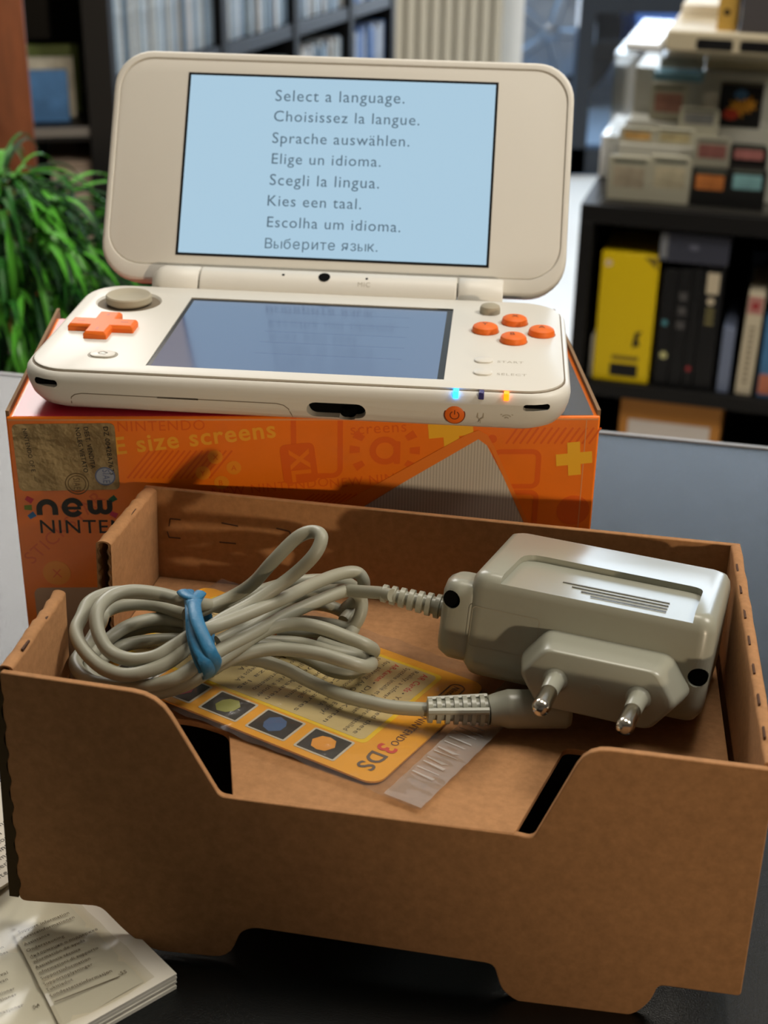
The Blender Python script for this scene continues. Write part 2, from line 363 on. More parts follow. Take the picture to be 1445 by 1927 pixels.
# ---- black cabinet behind the plant, with a small stack of covers and a beige carton
bf = Frame((at(205, 100, 2250)[0] - 330, 2250 - 393, -1000), rz(math.radians(9)))
cab = thing('black_cabinet', 'black open cabinet standing behind the green plant', 'cabinet', bf)
CX = 290
zs = 1000 + at(175, 250, 2250)[2]
for x0, x1, y0, y1, z0, z1, nm in ((0, 24, 0, 320, 0, 1000, 'side_panel'), (CX, CX + 40, -10, 320, 0, 1030, 'side_panel'), (24, CX, 300, 320, 0, 1000, 'back_panel'), (0, CX, 0, 320, 980, 1004, 'top_panel'), (24, CX, 0, 300, 30, 60, 'shelf_board'), (24, CX, 0, 300, zs - 22, zs, 'shelf_board'), (24, CX, 0, 300, zs - 270, zs - 250, 'shelf_board')):
    obj(nm, MB(bf).box(x0, x1, y0, y1, z0, z1), shelf_m, cab, bevel=1)
obj('edge_strip', MB(bf).box(24, CX, -3, 0, zs - 14, zs), M('grey_edging', (120, 116, 112), .4, .4), cab)
for k, (c, y) in enumerate((((74, 122, 176), 40), ((200, 196, 180), 75), ((110, 130, 70), 110))):
    lab = ['blue comic book at the front of the black cabinet shelf', 'cream comic book behind the blue one in the black cabinet', 'olive comic book at the back of the black cabinet shelf'][k]
    t = tag(obj('comic_book', MB(bf).box(196 - k*4, 262 + k*10, y, y + 12, zs + .5, zs + 78 + k*14), M('cover%d' % k, c, .4, .4, vary=(25, .3)), frame=bf, bevel=.6), lab, 'book', 'comic books in the black cabinet')
cx0 = bf.loc(at(158, 420, 2250)); 
cart = thing('storage_carton', 'beige carton on the lower shelf behind the green plant', 'box', bf)
obj('carton_body', MB(bf).box(226, 288, 10, 200, zs - 249.4, zs - 62), M('beige_card', (176, 160, 144), .8, .2, vary=(20, .1)), cart, bevel=2)
obj('lid_flap', MB(bf).box(224, 289, 8, 202, zs - 66, zs - 56), M('beige_card_dark', (150, 132, 116), .8, .2), cart, bevel=1)

# ---- brown wooden upright
w0 = at(-40, 100, 1500); w1 = at(50, 100, 1500)
wf_ = Frame((w0[0], 1500 - 393, -1000), rz(math.radians(13)))
wp = thing('wooden_post', 'reddish brown wooden post at the edge of the view above the plant', 'post', wf_)
obj('shaft', MB(wf_).box(0, w1[0] - w0[0], 0, 60, 30, 1500), M('brown_wood', (122, 66, 36), .45, .4, bump=(40, .2, .001), vary=(9, .45, (4, 4, .6))), wp, bevel=3)
obj('base_plate', MB(wf_).box(-30, w1[0] - w0[0] + 30, -30, 90, 0, 30), M('brown_wood', (0, 0, 0)), wp, bevel=3)

# ---- plant on its stand
pc = at(6, 480, 1010); pf = Frame((pc[0] - 5, pc[1] + 20, -1000), np.eye(3)); PZ = 1000 + pc[2]
st = thing('plant_stand', 'dark wooden stool standing under the green plant', 'stand', pf)
obj('seat_board', MB(pf).lathe([(50, 0), (54, 8), (52, 22)], (0, 0, PZ - 262), n=32), M('stool_wood', (70, 46, 30), .6, .3), st)
for k in range(3):
    a = k*2.1 + .4; obj('leg', MB(pf).tube([(42*math.cos(a), 42*math.sin(a), PZ - 262), (150*math.cos(a), 150*math.sin(a), 0)], 13, 10), M('stool_wood', (0, 0, 0)), st)
pl_ = thing('potted_plant', 'bushy bright green grass-like plant beside the counter', 'plant', Frame(pf.o + np.array([0, 0, PZ - 239.4]), np.eye(3)))
pot = MB(pf).lathe([(60, 1.2), (64, 2.4), (82, 96), (86, 100), (86, 112), (78, 112), (74, 90), (30, 88)], (0, 0, PZ - 240), n=32)
obj('pot', pot, M('terracotta', (138, 84, 48), .8, .2, vary=(30, .15)), pl_)
obj('soil', MB(pf).lathe([(70, 0), (76, 8), (50, 14), (5, 16)], (0, 0, PZ - 152), n=24), M('soil', (52, 36, 24), .95, .1, bump=(200, .8, .003)), pl_)
leaf_mats = [M('leaf_a', (88, 170, 52), .38, .45, vary=(20, .3)), M('leaf_b', (44, 112, 38), .42, .4, vary=(20, .3)), M('leaf_c', (24, 68, 30), .5, .35, vary=(20, .3))]  # greens darkened to stand in for self-shade inside the bush
fol = [MB(pf) for _ in range(3)]
for k in range(1500):
    a = rng.uniform(0, 2*math.pi); L = rng.uniform(35, 88); el = rng.uniform(-.4, 1.0); w_ = rng.uniform(3.0, 6.0)
    rad = 78*math.sqrt(rng.random()); zz0 = rng.uniform(-190, 52)
    if zz0 > -20: rad *= max(.3, 1 - ((zz0 + 20)/86)**2)
    d = np.array([math.cos(a), math.sin(a), 0]); side = np.array([-math.sin(a), math.cos(a), 0]); a2 = a + rng.uniform(-.6, .6)
    p = np.array([rad*math.cos(a2), rad*math.sin(a2), PZ + zz0]); d = np.array([math.cos(a2), math.sin(a2), 0])
    q = [p]; e = el; m_ = 7; tw = rng.uniform(-.9, .9)
    for i in range(m_): p = p + L/m_*(d*math.cos(e) + np.array([0, 0, math.sin(e)])) + side*tw*L/m_*.4; p[2] = max(p[2], PZ - 224); q.append(p); e -= rng.uniform(.15, .42)
    V = []
    for i, p in enumerate(q):
        ww = w_*(math.sin(math.pi*min(1, (i + .6)/(m_ + .7)))**.7); V += [p - side*ww/2 + (0, 0, .8), p - (0, 0, .6), p + side*ww/2 + (0, 0, .8)]
    Fc = []
    for i in range(m_): Fc += [(3*i, 3*i + 1, 3*i + 4, 3*i + 3), (3*i + 1, 3*i + 2, 3*i + 5, 3*i + 4)]
    fol[0 if rng.random() < .34 else (1 if rng.random() < .5 else 2)].add(V, Fc)
stm = MB(pf)
for k in range(26):
    a = rng.uniform(0, 6.28); r_ = rng.uniform(5, 55); stm.tube(spline([(r_*.6*math.cos(a), r_*.6*math.sin(a), PZ - 150), (r_*math.cos(a), r_*math.sin(a), PZ - 60), (r_*1.5*math.cos(a + .2), r_*1.5*math.sin(a + .2), PZ + rng.uniform(-30, 30))], 4), 1.6, 6)
obj('stem', stm, M('stem_green', (60, 92, 40), .6, .3), pl_)['kind'] = 'stuff'
fo = obj('foliage', fol[0], leaf_mats[0], pl_); fo['kind'] = 'stuff'
for k in (1, 2): f2 = obj('foliage', fol[k], leaf_mats[k], pl_); f2['kind'] = 'stuff'

# ================================================================== cube shelf with games, display on top
PSI = math.radians(-18); KQ = at(1093, 383, 1850)
gf = Frame(KQ, np.array([[math.cos(PSI), -math.sin(PSI), 0], [math.sin(PSI), math.cos(PSI), 0], [0, 0, 1]]))
kp = gf.plane((0, 0, 0), (1, 0, 0), (0, 0, 1))
def ku(px, py): return kp.uv(px, py)
KH = KQ[2] + 1000
ks = thing('cube_shelf', 'black cube shelf holding game boxes beyond the counter', 'shelf', gf)
SH = .5*(ku(1108, 716)[1] + ku(1330, 745)[1]); S2 = SH - 22 - 235
for nm, q in (('top_board', (0, 790, 0, 390, -24, 0)), ('side_panel', (0, 18, 0, 390, -KH, -24)), ('side_panel', (755, 790, 0, 390, -KH, -24)), ('divider', (390, 406, 4, 388, -KH, -24)),
              ('shelf_board', (18, 755, 3, 388, SH - 20, SH)), ('shelf_board', (18, 755, 3, 388, S2 - 20, S2)), ('bottom_board', (18, 755, 3, 388, -KH, -KH + 36)), ('back_board', (18, 755, 380, 390, -KH, -24))):
    obj(nm, MB(gf).box(*q), shelf_m, ks, bevel=1)
def item(name, label, cat, rect, y0, y1, mat, group=None, lean=0, bevel=1, zfloor=None):
    ym = (rect[1] + rect[3])/2; x0 = ku(rect[0], ym)[0] + .4; x1 = ku(rect[2], ym)[0] - .4; z1 = ku(ym and (rect[0] + rect[2])/2, rect[1])[1]; z0 = ku(rect[2], rect[3])[1]
    if zfloor is not None: z0 = zfloor + .5
    z0 += abs(math.sin(lean))*(x1 - x0); z1 += abs(math.sin(lean))*(x1 - x0)
    t = thing(name, label, cat, Frame(gf((x0, y0, z0))[0], gf.R @ ry(lean)), group)
    fr_ = Frame(gf((x0, y0, z0))[0], gf.R @ ry(lean))
    obj('case_body', MB(fr_).box(0, x1 - x0, 0, y1 - y0, 0, z1 - z0), mat, t, bevel=bevel)
    return t, fr_.plane((0, 0, 0), (1, 0, 0), (0, 0, 1)), x1 - x0, z1 - z0
yel = M('yellow_print', (222, 190, 14), .4, .4)
blk = M('black_print', (20, 20, 22), .4, .4)
t, p, W_, H_ = item('game_box', 'bright yellow game box with black panel, on the middle shelf', 'box', (1120, 482, 1229, 722), 12, 130, yel, 'game boxes on the cube shelf', zfloor=SH, lean=0)
obj('black_panel', MB().poly(p, rrect(W_*.30, W_*.80, H_*.045, H_*.145, 2), .3), blk, t)
obj('print_mark', MB().poly(p, roundpoly([(W_*.66, H_*.28), (W_*.80, H_*.30), (W_*.76, H_*.36), (W_*.82, H_*.42), (W_*.70, H_*.40), (W_*.68, H_*.34)]), .3), blk, t)
obj('corner_flash', MB().poly(p, [(W_*.74, H_*.985), (W_*.97, H_*.90), (W_*.97, H_*.985)], .3), M('ochre_print', (120, 100, 20), .5), t)
obj('seal_mark', MB().disc(p, (W_*.13, H_*.92), 5, .3), M('pale_pink_print', (214, 190, 150), .5), t)
obj('spec_line', MB().poly(p, rrect(W_*.32, W_*.80, H_*.175, H_*.21, 1), .3), M('ochre_print', (0, 0, 0)), t)
t, p, W_, H_ = item('pamphlet', 'thin white pamphlet leaning beside the yellow game box', 'booklet', (1106, 640, 1113, 716), 20, 120, paper_m, zfloor=SH, lean=0, bevel=.3)
t, p, W_, H_ = item('game_box', 'grey game box rising behind the yellow one', 'box', (1148, 428, 1236, 560), 140, 250, M('grey_box', (82, 84, 88), .35, .5), 'game boxes on the cube shelf', zfloor=SH)
obj('light_band', MB().poly(p, rrect(2, W_ - 2, H_*.86, H_*.93, 1), .3), M('silver_print', (118, 120, 124), .4), t)
spn = []
for k, (x0, x1, lab) in enumerate(((1236, 1264, 'black game case next to the yellow box, small pale badge low on its spine'), (1265, 1290, 'black game case second from the yellow box, faint grey blocks on its spine'), (1291, 1312, 'black game case third from the yellow box with a red dot low on its spine'), (1313, 1350, 'black game case with cream lettering panel high on its spine'))):
    t, p, W_, H_ = item('game_case', lab, 'game case', (x0, 512, x1, 735), 14, 150, blk, 'black game cases on the cube shelf', zfloor=SH, lean=0, bevel=.6)
    if k == 0: obj('badge', MB().disc(p, (W_*.55, H_*.27), 5, .3), M('pale_badge', (190, 186, 130), .5), t); obj('teal_mark', MB().disc(p, (W_*.4, H_*.55), 4, .3), M('teal_badge', (70, 130, 140), .5), t)
    if k == 1:
        for z in (.50, .62, .74): obj('grey_block', MB().poly(p, rrect(W_*.15, W_*.85, H_*z, H_*(z + .07), 1), .3), M('dim_grey_print', (70, 68, 68), .5), t)
    if k == 2: obj('red_dot', MB().disc(p, (W_*.5, H_*.17), 3.5, .3), M('red_print', (150, 40, 44), .5), t)
    if k == 3:
        obj('cream_panel', MB().poly(p, rrect(W_*.15, W_*.8, H_*.80, H_*.97, 1), .3), M('cream_print', (196, 182, 156), .5), t)
        obj('cream_mark', MB().disc(p, (W_*.45, H_*.74), 5, .3), M('cream_print', (0, 0, 0)), t)
        for z in (.55, .60, .65): obj('gold_mark', MB().poly(p, rrect(W_*.25, W_*.7, H_*z, H_*(z + .03), .5), .3), M('olive_print', (120, 112, 70), .5), t)
z_top = max(o_[1] for o_ in [ku(1240, 512)]) 
t, p, W_, H_ = item('console_carton', 'dark slate box lying across the tops of the black cases', 'box', (1238, 445, 1372, 510), 10, 160, M('slate_print', (58, 60, 72), .35, .5), zfloor=ku(1300, 508)[1] + 5)
obj('logo_mark', MB().disc(p, (W_*.5, H_*.55), 7, .3, ry_=4), M('slate_light', (92, 94, 108), .4), t)
obj('end_strip', MB().poly(p, rrect(1, W_*.12, 4, H_ - 2, 1), .3), M('silver_print', (0, 0, 0)), t)
t, p, W_, H_ = item('game_case', 'blue grey game case between the black cases and the cream spine', 'game case', (1352, 625, 1376, 745), 14, 150, M('bluegrey_print', (112, 122, 146), .4), zfloor=SH, lean=0, bevel=.6)
t, p, W_, H_ = item('video_case', 'cream spined video case with a red top panel', 'video case', (1392, 562, 1424, 748), 14, 150, M('cream_spine', (200, 188, 162), .5), zfloor=SH, lean=math.radians(1), bevel=.6)
obj('red_panel', MB().poly(p, rrect(1, W_ - 1, H_*.82, H_ - 1, 1), .3), M('pink_print', (176, 120, 112), .5), t)
obj('red_mark', MB().disc(p, (W_*.5, H_*.90), 5, .4), M('red_print', (0, 0, 0)), t)
o_ = MB()
for k in range(11): o_.poly(p, rrect(W_*.3, W_*.7, H_*(.12 + k*.055), H_*(.145 + k*.055), .5), .3)
obj('spine_lettering', o_, M('brown_print', (130, 116, 96), .5), t)
t, p, W_, H_ = item('video_case', 'slate blue topped case behind the cream spine', 'video case', (1398, 535, 1428, 640), 152, 290, M('slateblue', (58, 72, 96), .5), zfloor=SH, bevel=.6)
t, p, W_, H_ = item('game_case', 'blue game case with an orange patch past the cream spine', 'game case', (1430, 620, 1475, 750), 14, 150, M('sky_print', (70, 118, 160), .4, vary=(40, .3)), zfloor=SH, bevel=.6)
obj('orange_patch', MB().poly(p, rrect(1, W_ - 1, 4, H_*.32, 2), .3), M('salmon_print', (186, 112, 84), .5), t)
# lower cell: framed cardboard sleeve
z1_ = ku(1250, 752)[1]; 
t, p, W_, H_ = item('picture_box', 'orange brown cardboard box with a white printed sheet, low shelf', 'box', (1158, 764, 1352, 900), 20, 200, M('amber_card', (184, 124, 56), .6, .3), zfloor=S2 + 1)
sheet = obj('printed_sheet', MB().poly(p, rrect(W_*.09, W_*.90, 10, H_*.86, 1), .3), M('sheet_print', (208, 198, 190), .6), t)
obj('photo', MB().poly(p, rrect(W_*.13, W_*.46, 30, H_*.70, 1), .4), M('photo_print', (72, 74, 70), .5, vary=(30, .5)), sheet)
o_ = MB()
for k in range(10): o_.poly(p, rrect(W_*.52, W_*(.84 - .03*(k % 3)), H_*(.72 - k*.05), H_*(.735 - k*.05), .3), .4)
obj('sheet_lettering', o_, M('pale_ink', (160, 152, 146), .6), sheet)

# ---- display case of cartridges on top
dcl = thing('display_case', 'clear acrylic display case full of cartridges on the black cube shelf', 'display case', gf)
ac = clear('acrylic', 1.2, (250, 250, 249), .1)
zc = ku(1200, 108)[1]; CL, CRr = ku(1150, 300)[0], 520
obj('front_pane', MB(gf).box(CL - 8, CRr, 14, 17, 3, zc), ac, dcl)
obj('side_pane', MB(gf).box(CL - 8, CL - 5, 17, 330, 3, zc), ac, dcl)
obj('top_pane', MB(gf).box(CL - 8, CRr, 17, 330, zc, zc + 3), ac, dcl)
obj('base_panel', MB(gf).box(CL - 10, CRr, 12, 332, 0, 3), M('smoke_acrylic', (70, 68, 64), .25, .5), dcl)
steps = [(70, 128, ku(1250, 298)[1]), (132, 190, ku(1250, 262)[1] - 6), (194, 330, ku(1250, 178)[1])]
for k, (y0, y1, z) in enumerate(steps): obj('riser', MB(gf).box(CL, CRr - 8, y0, y1, 3, max(20, z)), M('frosted_acrylic', (198, 196, 186), .35, .5), dcl, bevel=1)
shell = [M('cart_grey', (184, 180, 162), .45, .4), M('cart_black', (26, 26, 26), .45, .4), M('cart_dim', (166, 162, 146), .45, .4)]
carts = [
 ((1143, 300, 1215, 372), 24, 0, (172, 160, 140), 'grey cartridge with a pale label, front row beside the case side wall'),
 ((1222, 300, 1292, 374), 24, 0, (188, 178, 152), 'grey cartridge with a cream label and green top, front row of the case'),
 ((1300, 322, 1366, 373), 24, 1, (196, 120, 64), 'black cartridge with an orange label, front row of the case'),
 ((1371, 322, 1438, 373), 24, 1, (130, 176, 182), 'black cartridge with a pale teal label, front row of the case'),
 ((1152, 262, 1217, 302), 80, 0, (190, 150, 92), 'grey cartridge with a tan label, second row beside the case side wall'),
 ((1222, 264, 1295, 302), 80, 0, (176, 162, 124), 'grey cartridge with a beige label, second row of the case'),
 ((1302, 272, 1368, 320), 48, 2, (150, 98, 92), 'dim grey cartridge with a dull red label above the orange one'),
 ((1371, 286, 1440, 320), 48, 1, (186, 120, 116), 'black cartridge with a red and white label above the teal one'),
 ((1203, 192, 1270, 262), 142, 0, (164, 118, 104), 'grey cartridge with a brick pink label in the third row'),
 ((1266, 230, 1340, 268), 100, 0, (128, 128, 128), 'grey cartridge with a slate label standing before the third row'),
 ((1214, 118, 1300, 178), 200, 2, (140, 136, 124), 'dim grey cartridge under a red and blue band in the top row'),
]
for r, y0, mi, lc, lab in carts:
    x0, z1 = ku(r[0], r[1]); x1, z0 = ku(r[2], r[3])
    k = 1 + (y0)/1900; zf = 3 if y0 in (24, 48) else (max(20, [s_ for s_ in steps if s_[0] <= y0][-1][2]))
    if y0 == 48: zf = 3
    zf += .5
    fr_ = Frame(gf((x0, y0, zf))[0], gf.R); w_, h_ = x1 - x0, z1 - zf
    t = thing('game_cartridge', lab, 'cartridge', fr_, 'cartridges in the display case')
    sh = obj('shell', MB(fr_).prism(roundpoly([(0, 0, 2), (w_, 0, 2), (w_, h_*.9, 1), (w_*.94, h_, 3), (0, h_, 3)]), lambda a, z, h: (a, h, z), 0, 9), shell[mi], t, bevel=.5)
    p = fr_.plane((0, 0, 0), (1, 0, 0), (0, 0, 1))
    vis = min(h_, z1 - z0 + 3)
    lb = obj('label_sticker', MB().poly(p, rrect(w_*.12, w_*.88, h_ - vis*.82, h_ - vis*.26, 2), .3), M('lab_%d_%d_%d' % lc, lc, .4, .4, vary=(60, .35)), t)
    obj('grip_band', MB().poly(p, rrect(w_*.10, w_*.90, h_ - vis*.17, h_ - vis*.07, 1), .3), M('cart_band_print', (96, 100, 90), .5), t)  # grey-green band near the top of each cartridge
# band, red-blue strip, boxed splash art, white tag
def flatbox(name, lab, cat, r, y0, y1, mat, zf=None):
    t, p, W_, H_ = item(name, lab, cat, r, y0, y1, mat, zfloor=zf, bevel=.6); return t, p, W_, H_
t, p, W_, H_ = flatbox('game_box', 'dark box with a fiery splash picture in the display case', 'box', (1336, 196, 1424, 292), 134, 160, blk, zf=max(20, steps[1][2]))
o_ = MB()
for a0, b0, r_, n_ in ((.45, .45, 15, 9), (.70, .55, 12, 7)):
    o_.poly(p, [(W_*a0 + (r_ if i % 2 else r_*.5)*math.cos(i*math.pi/n_), H_*b0 + (r_ if i % 2 else r_*.5)*math.sin(i*math.pi/n_)) for i in range(2*n_)], .3)
obj('orange_splash', o_, M('fire_orange', (220, 150, 40), .5), t)
obj('red_splash', MB().disc(p, (W_*.3, H_*.3), 10, .35, ry_=7), M('fire_red', (206, 62, 40), .5), t)
obj('blue_splash', MB().disc(p, (W_*.5, H_*.78), 9, .35, ry_=7), M('cool_blue', (60, 100, 140), .5), t)
t, p, W_, H_ = flatbox('price_tag', 'small white price tag beside the fiery dark box', 'tag', (1308, 205, 1336, 262), 120, 123, M('tag_white', (205, 200, 188), .5), zf=max(20, steps[0][2]))
t, p, W_, H_ = flatbox('game_box', 'flat box with sky blue edge lying in the third row', 'box', (1204, 176, 1304, 194), 150, 192, M('sky_edge', (112, 158, 180), .5), zf=ku(1250, 192)[1])
zt_ = zc + 3
t, p, W_, H_ = item('game_box', 'long cream box lying under the dark openings in the display case', 'box', (1302, 140, 1500, 188), 200, 320, M('cream_box', (190, 180, 150), .5), zfloor=steps[2][2] + 1)
t, p, W_, H_ = item('game_console', 'old beige console with dark slots on top of the display case', 'console', (1244, 72, 1520, 124), 40, 300, M('console_beige', (196, 184, 156), .5), zfloor=zt_, bevel=3)
for k, (a, b_) in enumerate(((.22, .48), (.53, .80))): obj('dark_slot', MB().poly(p, rrect(W_*a, W_*b_, 4, H_*.68, 3), .4), blk, t)
t, p, W_, H_ = item('plastic_tray', 'white plastic tray beside the beige console on the display case', 'tray', (1168, 88, 1238, 112), 30, 200, M('gloss_white', (236, 238, 240), .2, .6), zfloor=zt_, bevel=3)
zz = ku(1300, 72)[1]
t, p, W_, H_ = item('paper_stack', 'white stack of sheets on the beige console', 'papers', (1256, 44, 1340, 70), 180, 300, paper_m, zfloor=zz + .3)
t, p, W_, H_ = item('tan_box', 'tan upright box with a black dot on the beige console', 'box', (1346, -30, 1386, 62), 60, 160, M('tan_box', (196, 156, 72), .5), zfloor=zz + .3)
obj('black_dot', MB().disc(p, (W_*.45, H_*.38), 4, .3), blk, t)
t, p, W_, H_ = item('dark_box', 'charcoal box standing beside the tan box on the beige console', 'box', (1392, -30, 1520, 70), 50, 200, M('charcoal_box', (72, 68, 70), .6), zfloor=zz + .3)
t, p, W_, H_ = item('glare_board', 'white board added for the bright glare beside the display case', 'board', (1097, 300, 1132, 382), 150, 300, M('gloss_white', (0, 0, 0)), zfloor=.3)  # added board, its white stands in for glare past the case side

# ================================================================== counter
cA, cB = np.array([-150., 270.]), np.array([199., 179.]); dd = (cB - cA)/np.linalg.norm(cB - cA); nn = np.array([-dd[1], dd[0]])
ctf = Frame((cA[0], cA[1], 0), np.array([[dd[0], nn[0], 0], [dd[1], nn[1], 0], [0, 0, 1]]))
ct = thing('shop_counter', 'long charcoal shop counter under the console and boxes', 'counter', ctf)
cm = M('charcoal_laminate', (15, 18, 18), .27, .4, bump=(2600, .35, .0003), vary=(1500, .45))
obj('worktop', MB(ctf).box(-900, 1300, -1000, 0, -30, 0), cm, ct, bevel=1)
obj('edge_trim', MB(ctf).box(-900, 1300, 0.05, 2.2, -29, .4), M('grey_trim', (150, 152, 154), .4, .4), ct)
obj('counter_front', MB(ctf).box(-880, 1280, -980, -40, -1000, -30), shelf_m, ct)

# ================================================================== orange retail box
BX, BZ, BD = 86.7, 90.4, 88.
box = thing('product_box', 'orange printed retail box under the handheld console', 'box', WORLD)
ob_ = M('orange_print', (246, 122, 10), .38, .45, coat=.25, vary=(60, .05))
o_ = MB(); o_.box(-BX, BX, 0, BD, 0, BZ)
bx = obj('carton', o_, ob_, box, bevel=.6)
fp = Plane((0, 0, 0), (1, 0, 0), (0, 0, 1)); tp = Plane((0, 0, BZ), (1, 0, 0), (0, 1, 0))
obj('red_top_print', MB().poly(tp, [(-BX + 2, .8), (52, .8), (52, BD - 1), (-BX + 2, BD - 1)], .08), M('magenta_red_print', (206, 36, 62), .34, .5), bx)
obj('dark_top_print', MB().poly(tp, [(52, .8), (BX - 2, .8), (BX - 2, BD - 1), (52, BD - 1)], .08), M('dark_gloss_print', (58, 58, 62), .18, .6, coat=.6, bump=(90, .2, .0006)), bx)
for sx in (-1, 1):
    o_ = MB(); o_.box(sx*BX - .9 if sx > 0 else -BX - .1, sx*BX + .1 if sx > 0 else -BX + .9, 1, BD + 6, BZ - 2, BZ + 1.6); obj('side_flap', o_, M('brown_board', (140, 112, 84), .85, .2), bx)
o_ = MB(); o_.poly(fp, [(-BX + .6, BZ - .6), (-BX + .6, BZ - 1.1), (BX - .6, BZ - 1.1), (BX - .6, BZ - .6)], .05); o_.poly(fp, [(BX - 4.2, 2), (BX - 3.9, 2), (BX - 3.9, BZ - 1), (BX - 4.2, BZ - 1)], .05)
obj('worn_edge', o_, M('worn_orange', (226, 150, 92), .6), bx)
deep = M('deep_orange_print', (232, 98, 10), .38, .45, coat=.25); amber = M('amber_print', (246, 166, 40), .38, .45, coat=.25); yell = M('yellow_orange_print', (248, 186, 40), .38, .45, coat=.25)
o_ = MB(); T = o_.ptext
T(fp, 'LIFE size screens', (152, 862), (520, 822), bold=.02, h=.085); obj('tagline_lettering', o_, amber, bx)
o_ = MB()
for cx, cy, r_ in ((405, 860, 2.2), (440, 880, 2.2), (382, 890, 2.2), (417, 908, 2.2), (107, 1078, 4.2)):
    obj('button_print', MB().disc(fp, fp.uv(cx, cy), r_, .10), M('mid_orange_print', (244, 146, 26), .38, .45, coat=.25), bx)
o_ = MB()
for cx, cy, ch in ((405, 860, 'X'), (440, 880, 'A'), (382, 890, 'Y'), (417, 908, 'B')):
    u0 = fp.uv(cx, cy); o_.text(fp, ch, u0 + (-.8, -.85), size=2.4, h=.14)
u0 = fp.uv(107, 1078); o_.text(fp, 'X', u0 + (-1.4, -1.5), size=4.2, h=.14)
obj('button_lettering', o_, deep, bx); o_ = MB(); HB[0] = .07
# sunburst 'a', XL plate, outline shapes, ghost lettering
u0 = fp.uv(724, 848)
o_.stroke(fp, [u0 + 3.6*np.array([math.cos(t), math.sin(t)]) for t in np.linspace(.5, 6.6, 22)], 1.9); o_.poly(fp, rrect(u0[0] + 2.7, u0[0] + 4.6, u0[1] - 4.3, u0[1] + 3, .4), .09)
for t in (2.6, 3.1, 3.7, .55, 0, -.55):
    c_, s_ = math.cos(t), math.sin(t); q = u0 + 9*np.array([c_, s_]); o_.poly(fp, orient([q + np.array([c_*a - s_*b_, s_*a + c_*b_]) for a, b_ in ((-1.6, -.9), (1.4, -1.3), (1.4, 1.3), (-1.6, .9))]), .05)
q = [fp.uv(*p) for p in ((525, 838), (590, 832), (600, 905), (535, 912))]
obj_xl = MB().poly(fp, orient(roundpoly([(*a, 2) for a in q])), .13)
obj('ghost_pattern', o_, deep, bx); HB[0] = .04
obj('size_badge_print', obj_xl, deep, bx)
obj('size_badge_lettering', MB().text(fp, 'XL', fp.uv(544, 846), size=8, ang=math.radians(-84), h=.18, bold=.03), M('base_orange_print', (246, 122, 10), .38, .45, coat=.25), bx)
o_ = MB()
u0, u1 = fp.uv(552, 800), fp.uv(640, 895)
o_.stroke(fp, rrect(u0[0], u1[0], u1[1], u0[1] + 4, 2.5), 1.6, closed=True)
o_.text(fp, 'NINTENDO', fp.uv(222, 812), size=4.6, ang=.02); o_.text(fp, 'screens', fp.uv(660, 818), size=5, ang=.06); o_.text(fp, 'NEW NINTENDO 2DS XL', fp.uv(622, 918), size=4.2, ang=.10); o_.text(fp, 'NEW NINTENDO', fp.uv(400, 935), size=4.2, ang=.10)
u0, u1 = fp.uv(930, 850), fp.uv(1010, 915); o_.stroke(fp, rrect(u0[0], u1[0], u1[1], u0[1], 2), 1.6, closed=True); o_.stroke(fp, rrect(u0[0] + 1, u1[0], u1[1] - 20, u1[1] - 2, 2), 1.6, closed=True)
o_.disc(fp, fp.uv(1078, 960), 5); o_.disc(fp, fp.uv(926, 826), 1.4)
for k in range(15):
    q = fp.uv(240 + k*11, 900); o_.stroke(fp, [q, q + (7, 9)], .55)
for k in range(13):
    q = fp.uv(952 + k*13, 835); o_.stroke(fp, [q, q + (3.2, 5.2)], .6)
for k in range(12):
    q = fp.uv(560 + k*10, 952); o_.stroke(fp, [q, q + (5, 4)], .5)
o_.text(fp, 'STICKSTAR', fp.uv(62, 1062), size=6, ang=.75, h=.05)
obj('outline_pattern', o_, deep, bx); HB[0] = .05
o_ = MB()
def plus(c, r, w_, a):
    P_ = [(-w_, -r), (w_, -r), (w_, -w_), (r, -w_), (r, w_), (w_, w_), (w_, r), (-w_, r), (-w_, w_), (-r, w_), (-r, -w_), (-w_, -w_)]
    return [(c[0] + x*math.cos(a) - y*math.sin(a), c[1] + x*math.sin(a) + y*math.cos(a)) for x, y in P_]
for q in (plus(fp.uv(1080, 863), 5.4, 1.9, .1), plus(fp.uv(848, 808), 6.6, 2.3, .1)): obj('cross_pad_print', MB().poly(fp, q, .11), yell, bx)
# console picture: ridged lid in an orange outline
A = [(640, 962), (870, 822), (893, 811), (912, 818), (922, 832), (1000, 1010), (640, 1010)]
obj('lid_outline_print', MB().ppoly(fp, [(616, 962), (876, 818), (900, 809), (917, 818), (930, 840), (1010, 1020), (1002, 1020), (922, 842), (900, 826), (640, 976)], .24), M('rim_orange_print', (238, 128, 40), .35, .45, coat=.25), bx)
rg = M('ridged_grey_print', (186, 178, 166), .42, .4, coat=.2)
nt = rg.node_tree; tc = nt.nodes.new('ShaderNodeTexCoord'); wv = nt.nodes.new('ShaderNodeTexWave'); wv.inputs['Scale'].default_value = 340; wv.bands_direction = 'X'
rp_ = nt.nodes.new('ShaderNodeValToRGB'); rp_.color_ramp.elements[0].color = lin((176, 168, 156)) + (1,); rp_.color_ramp.elements[1].color = lin((204, 196, 184)) + (1,)
nt.links.new(tc.outputs['Object'], wv.inputs[0]); nt.links.new(wv.outputs['Fac'], rp_.inputs[0]); nt.links.new(rp_.outputs[0], nt.nodes['Principled BSDF'].inputs['Base Color'])
obj('ridged_lid_print', MB().poly(fp, orient(roundpoly([(*fp.uv(640, 980), 0), (*fp.uv(906, 818), 3), (*fp.uv(1010, 1020), 0), (*fp.uv(560, 1025), 0)])), .22), rg, bx)
q0, q1 = fp.uv(64, 1106), fp.uv(178, 1180)
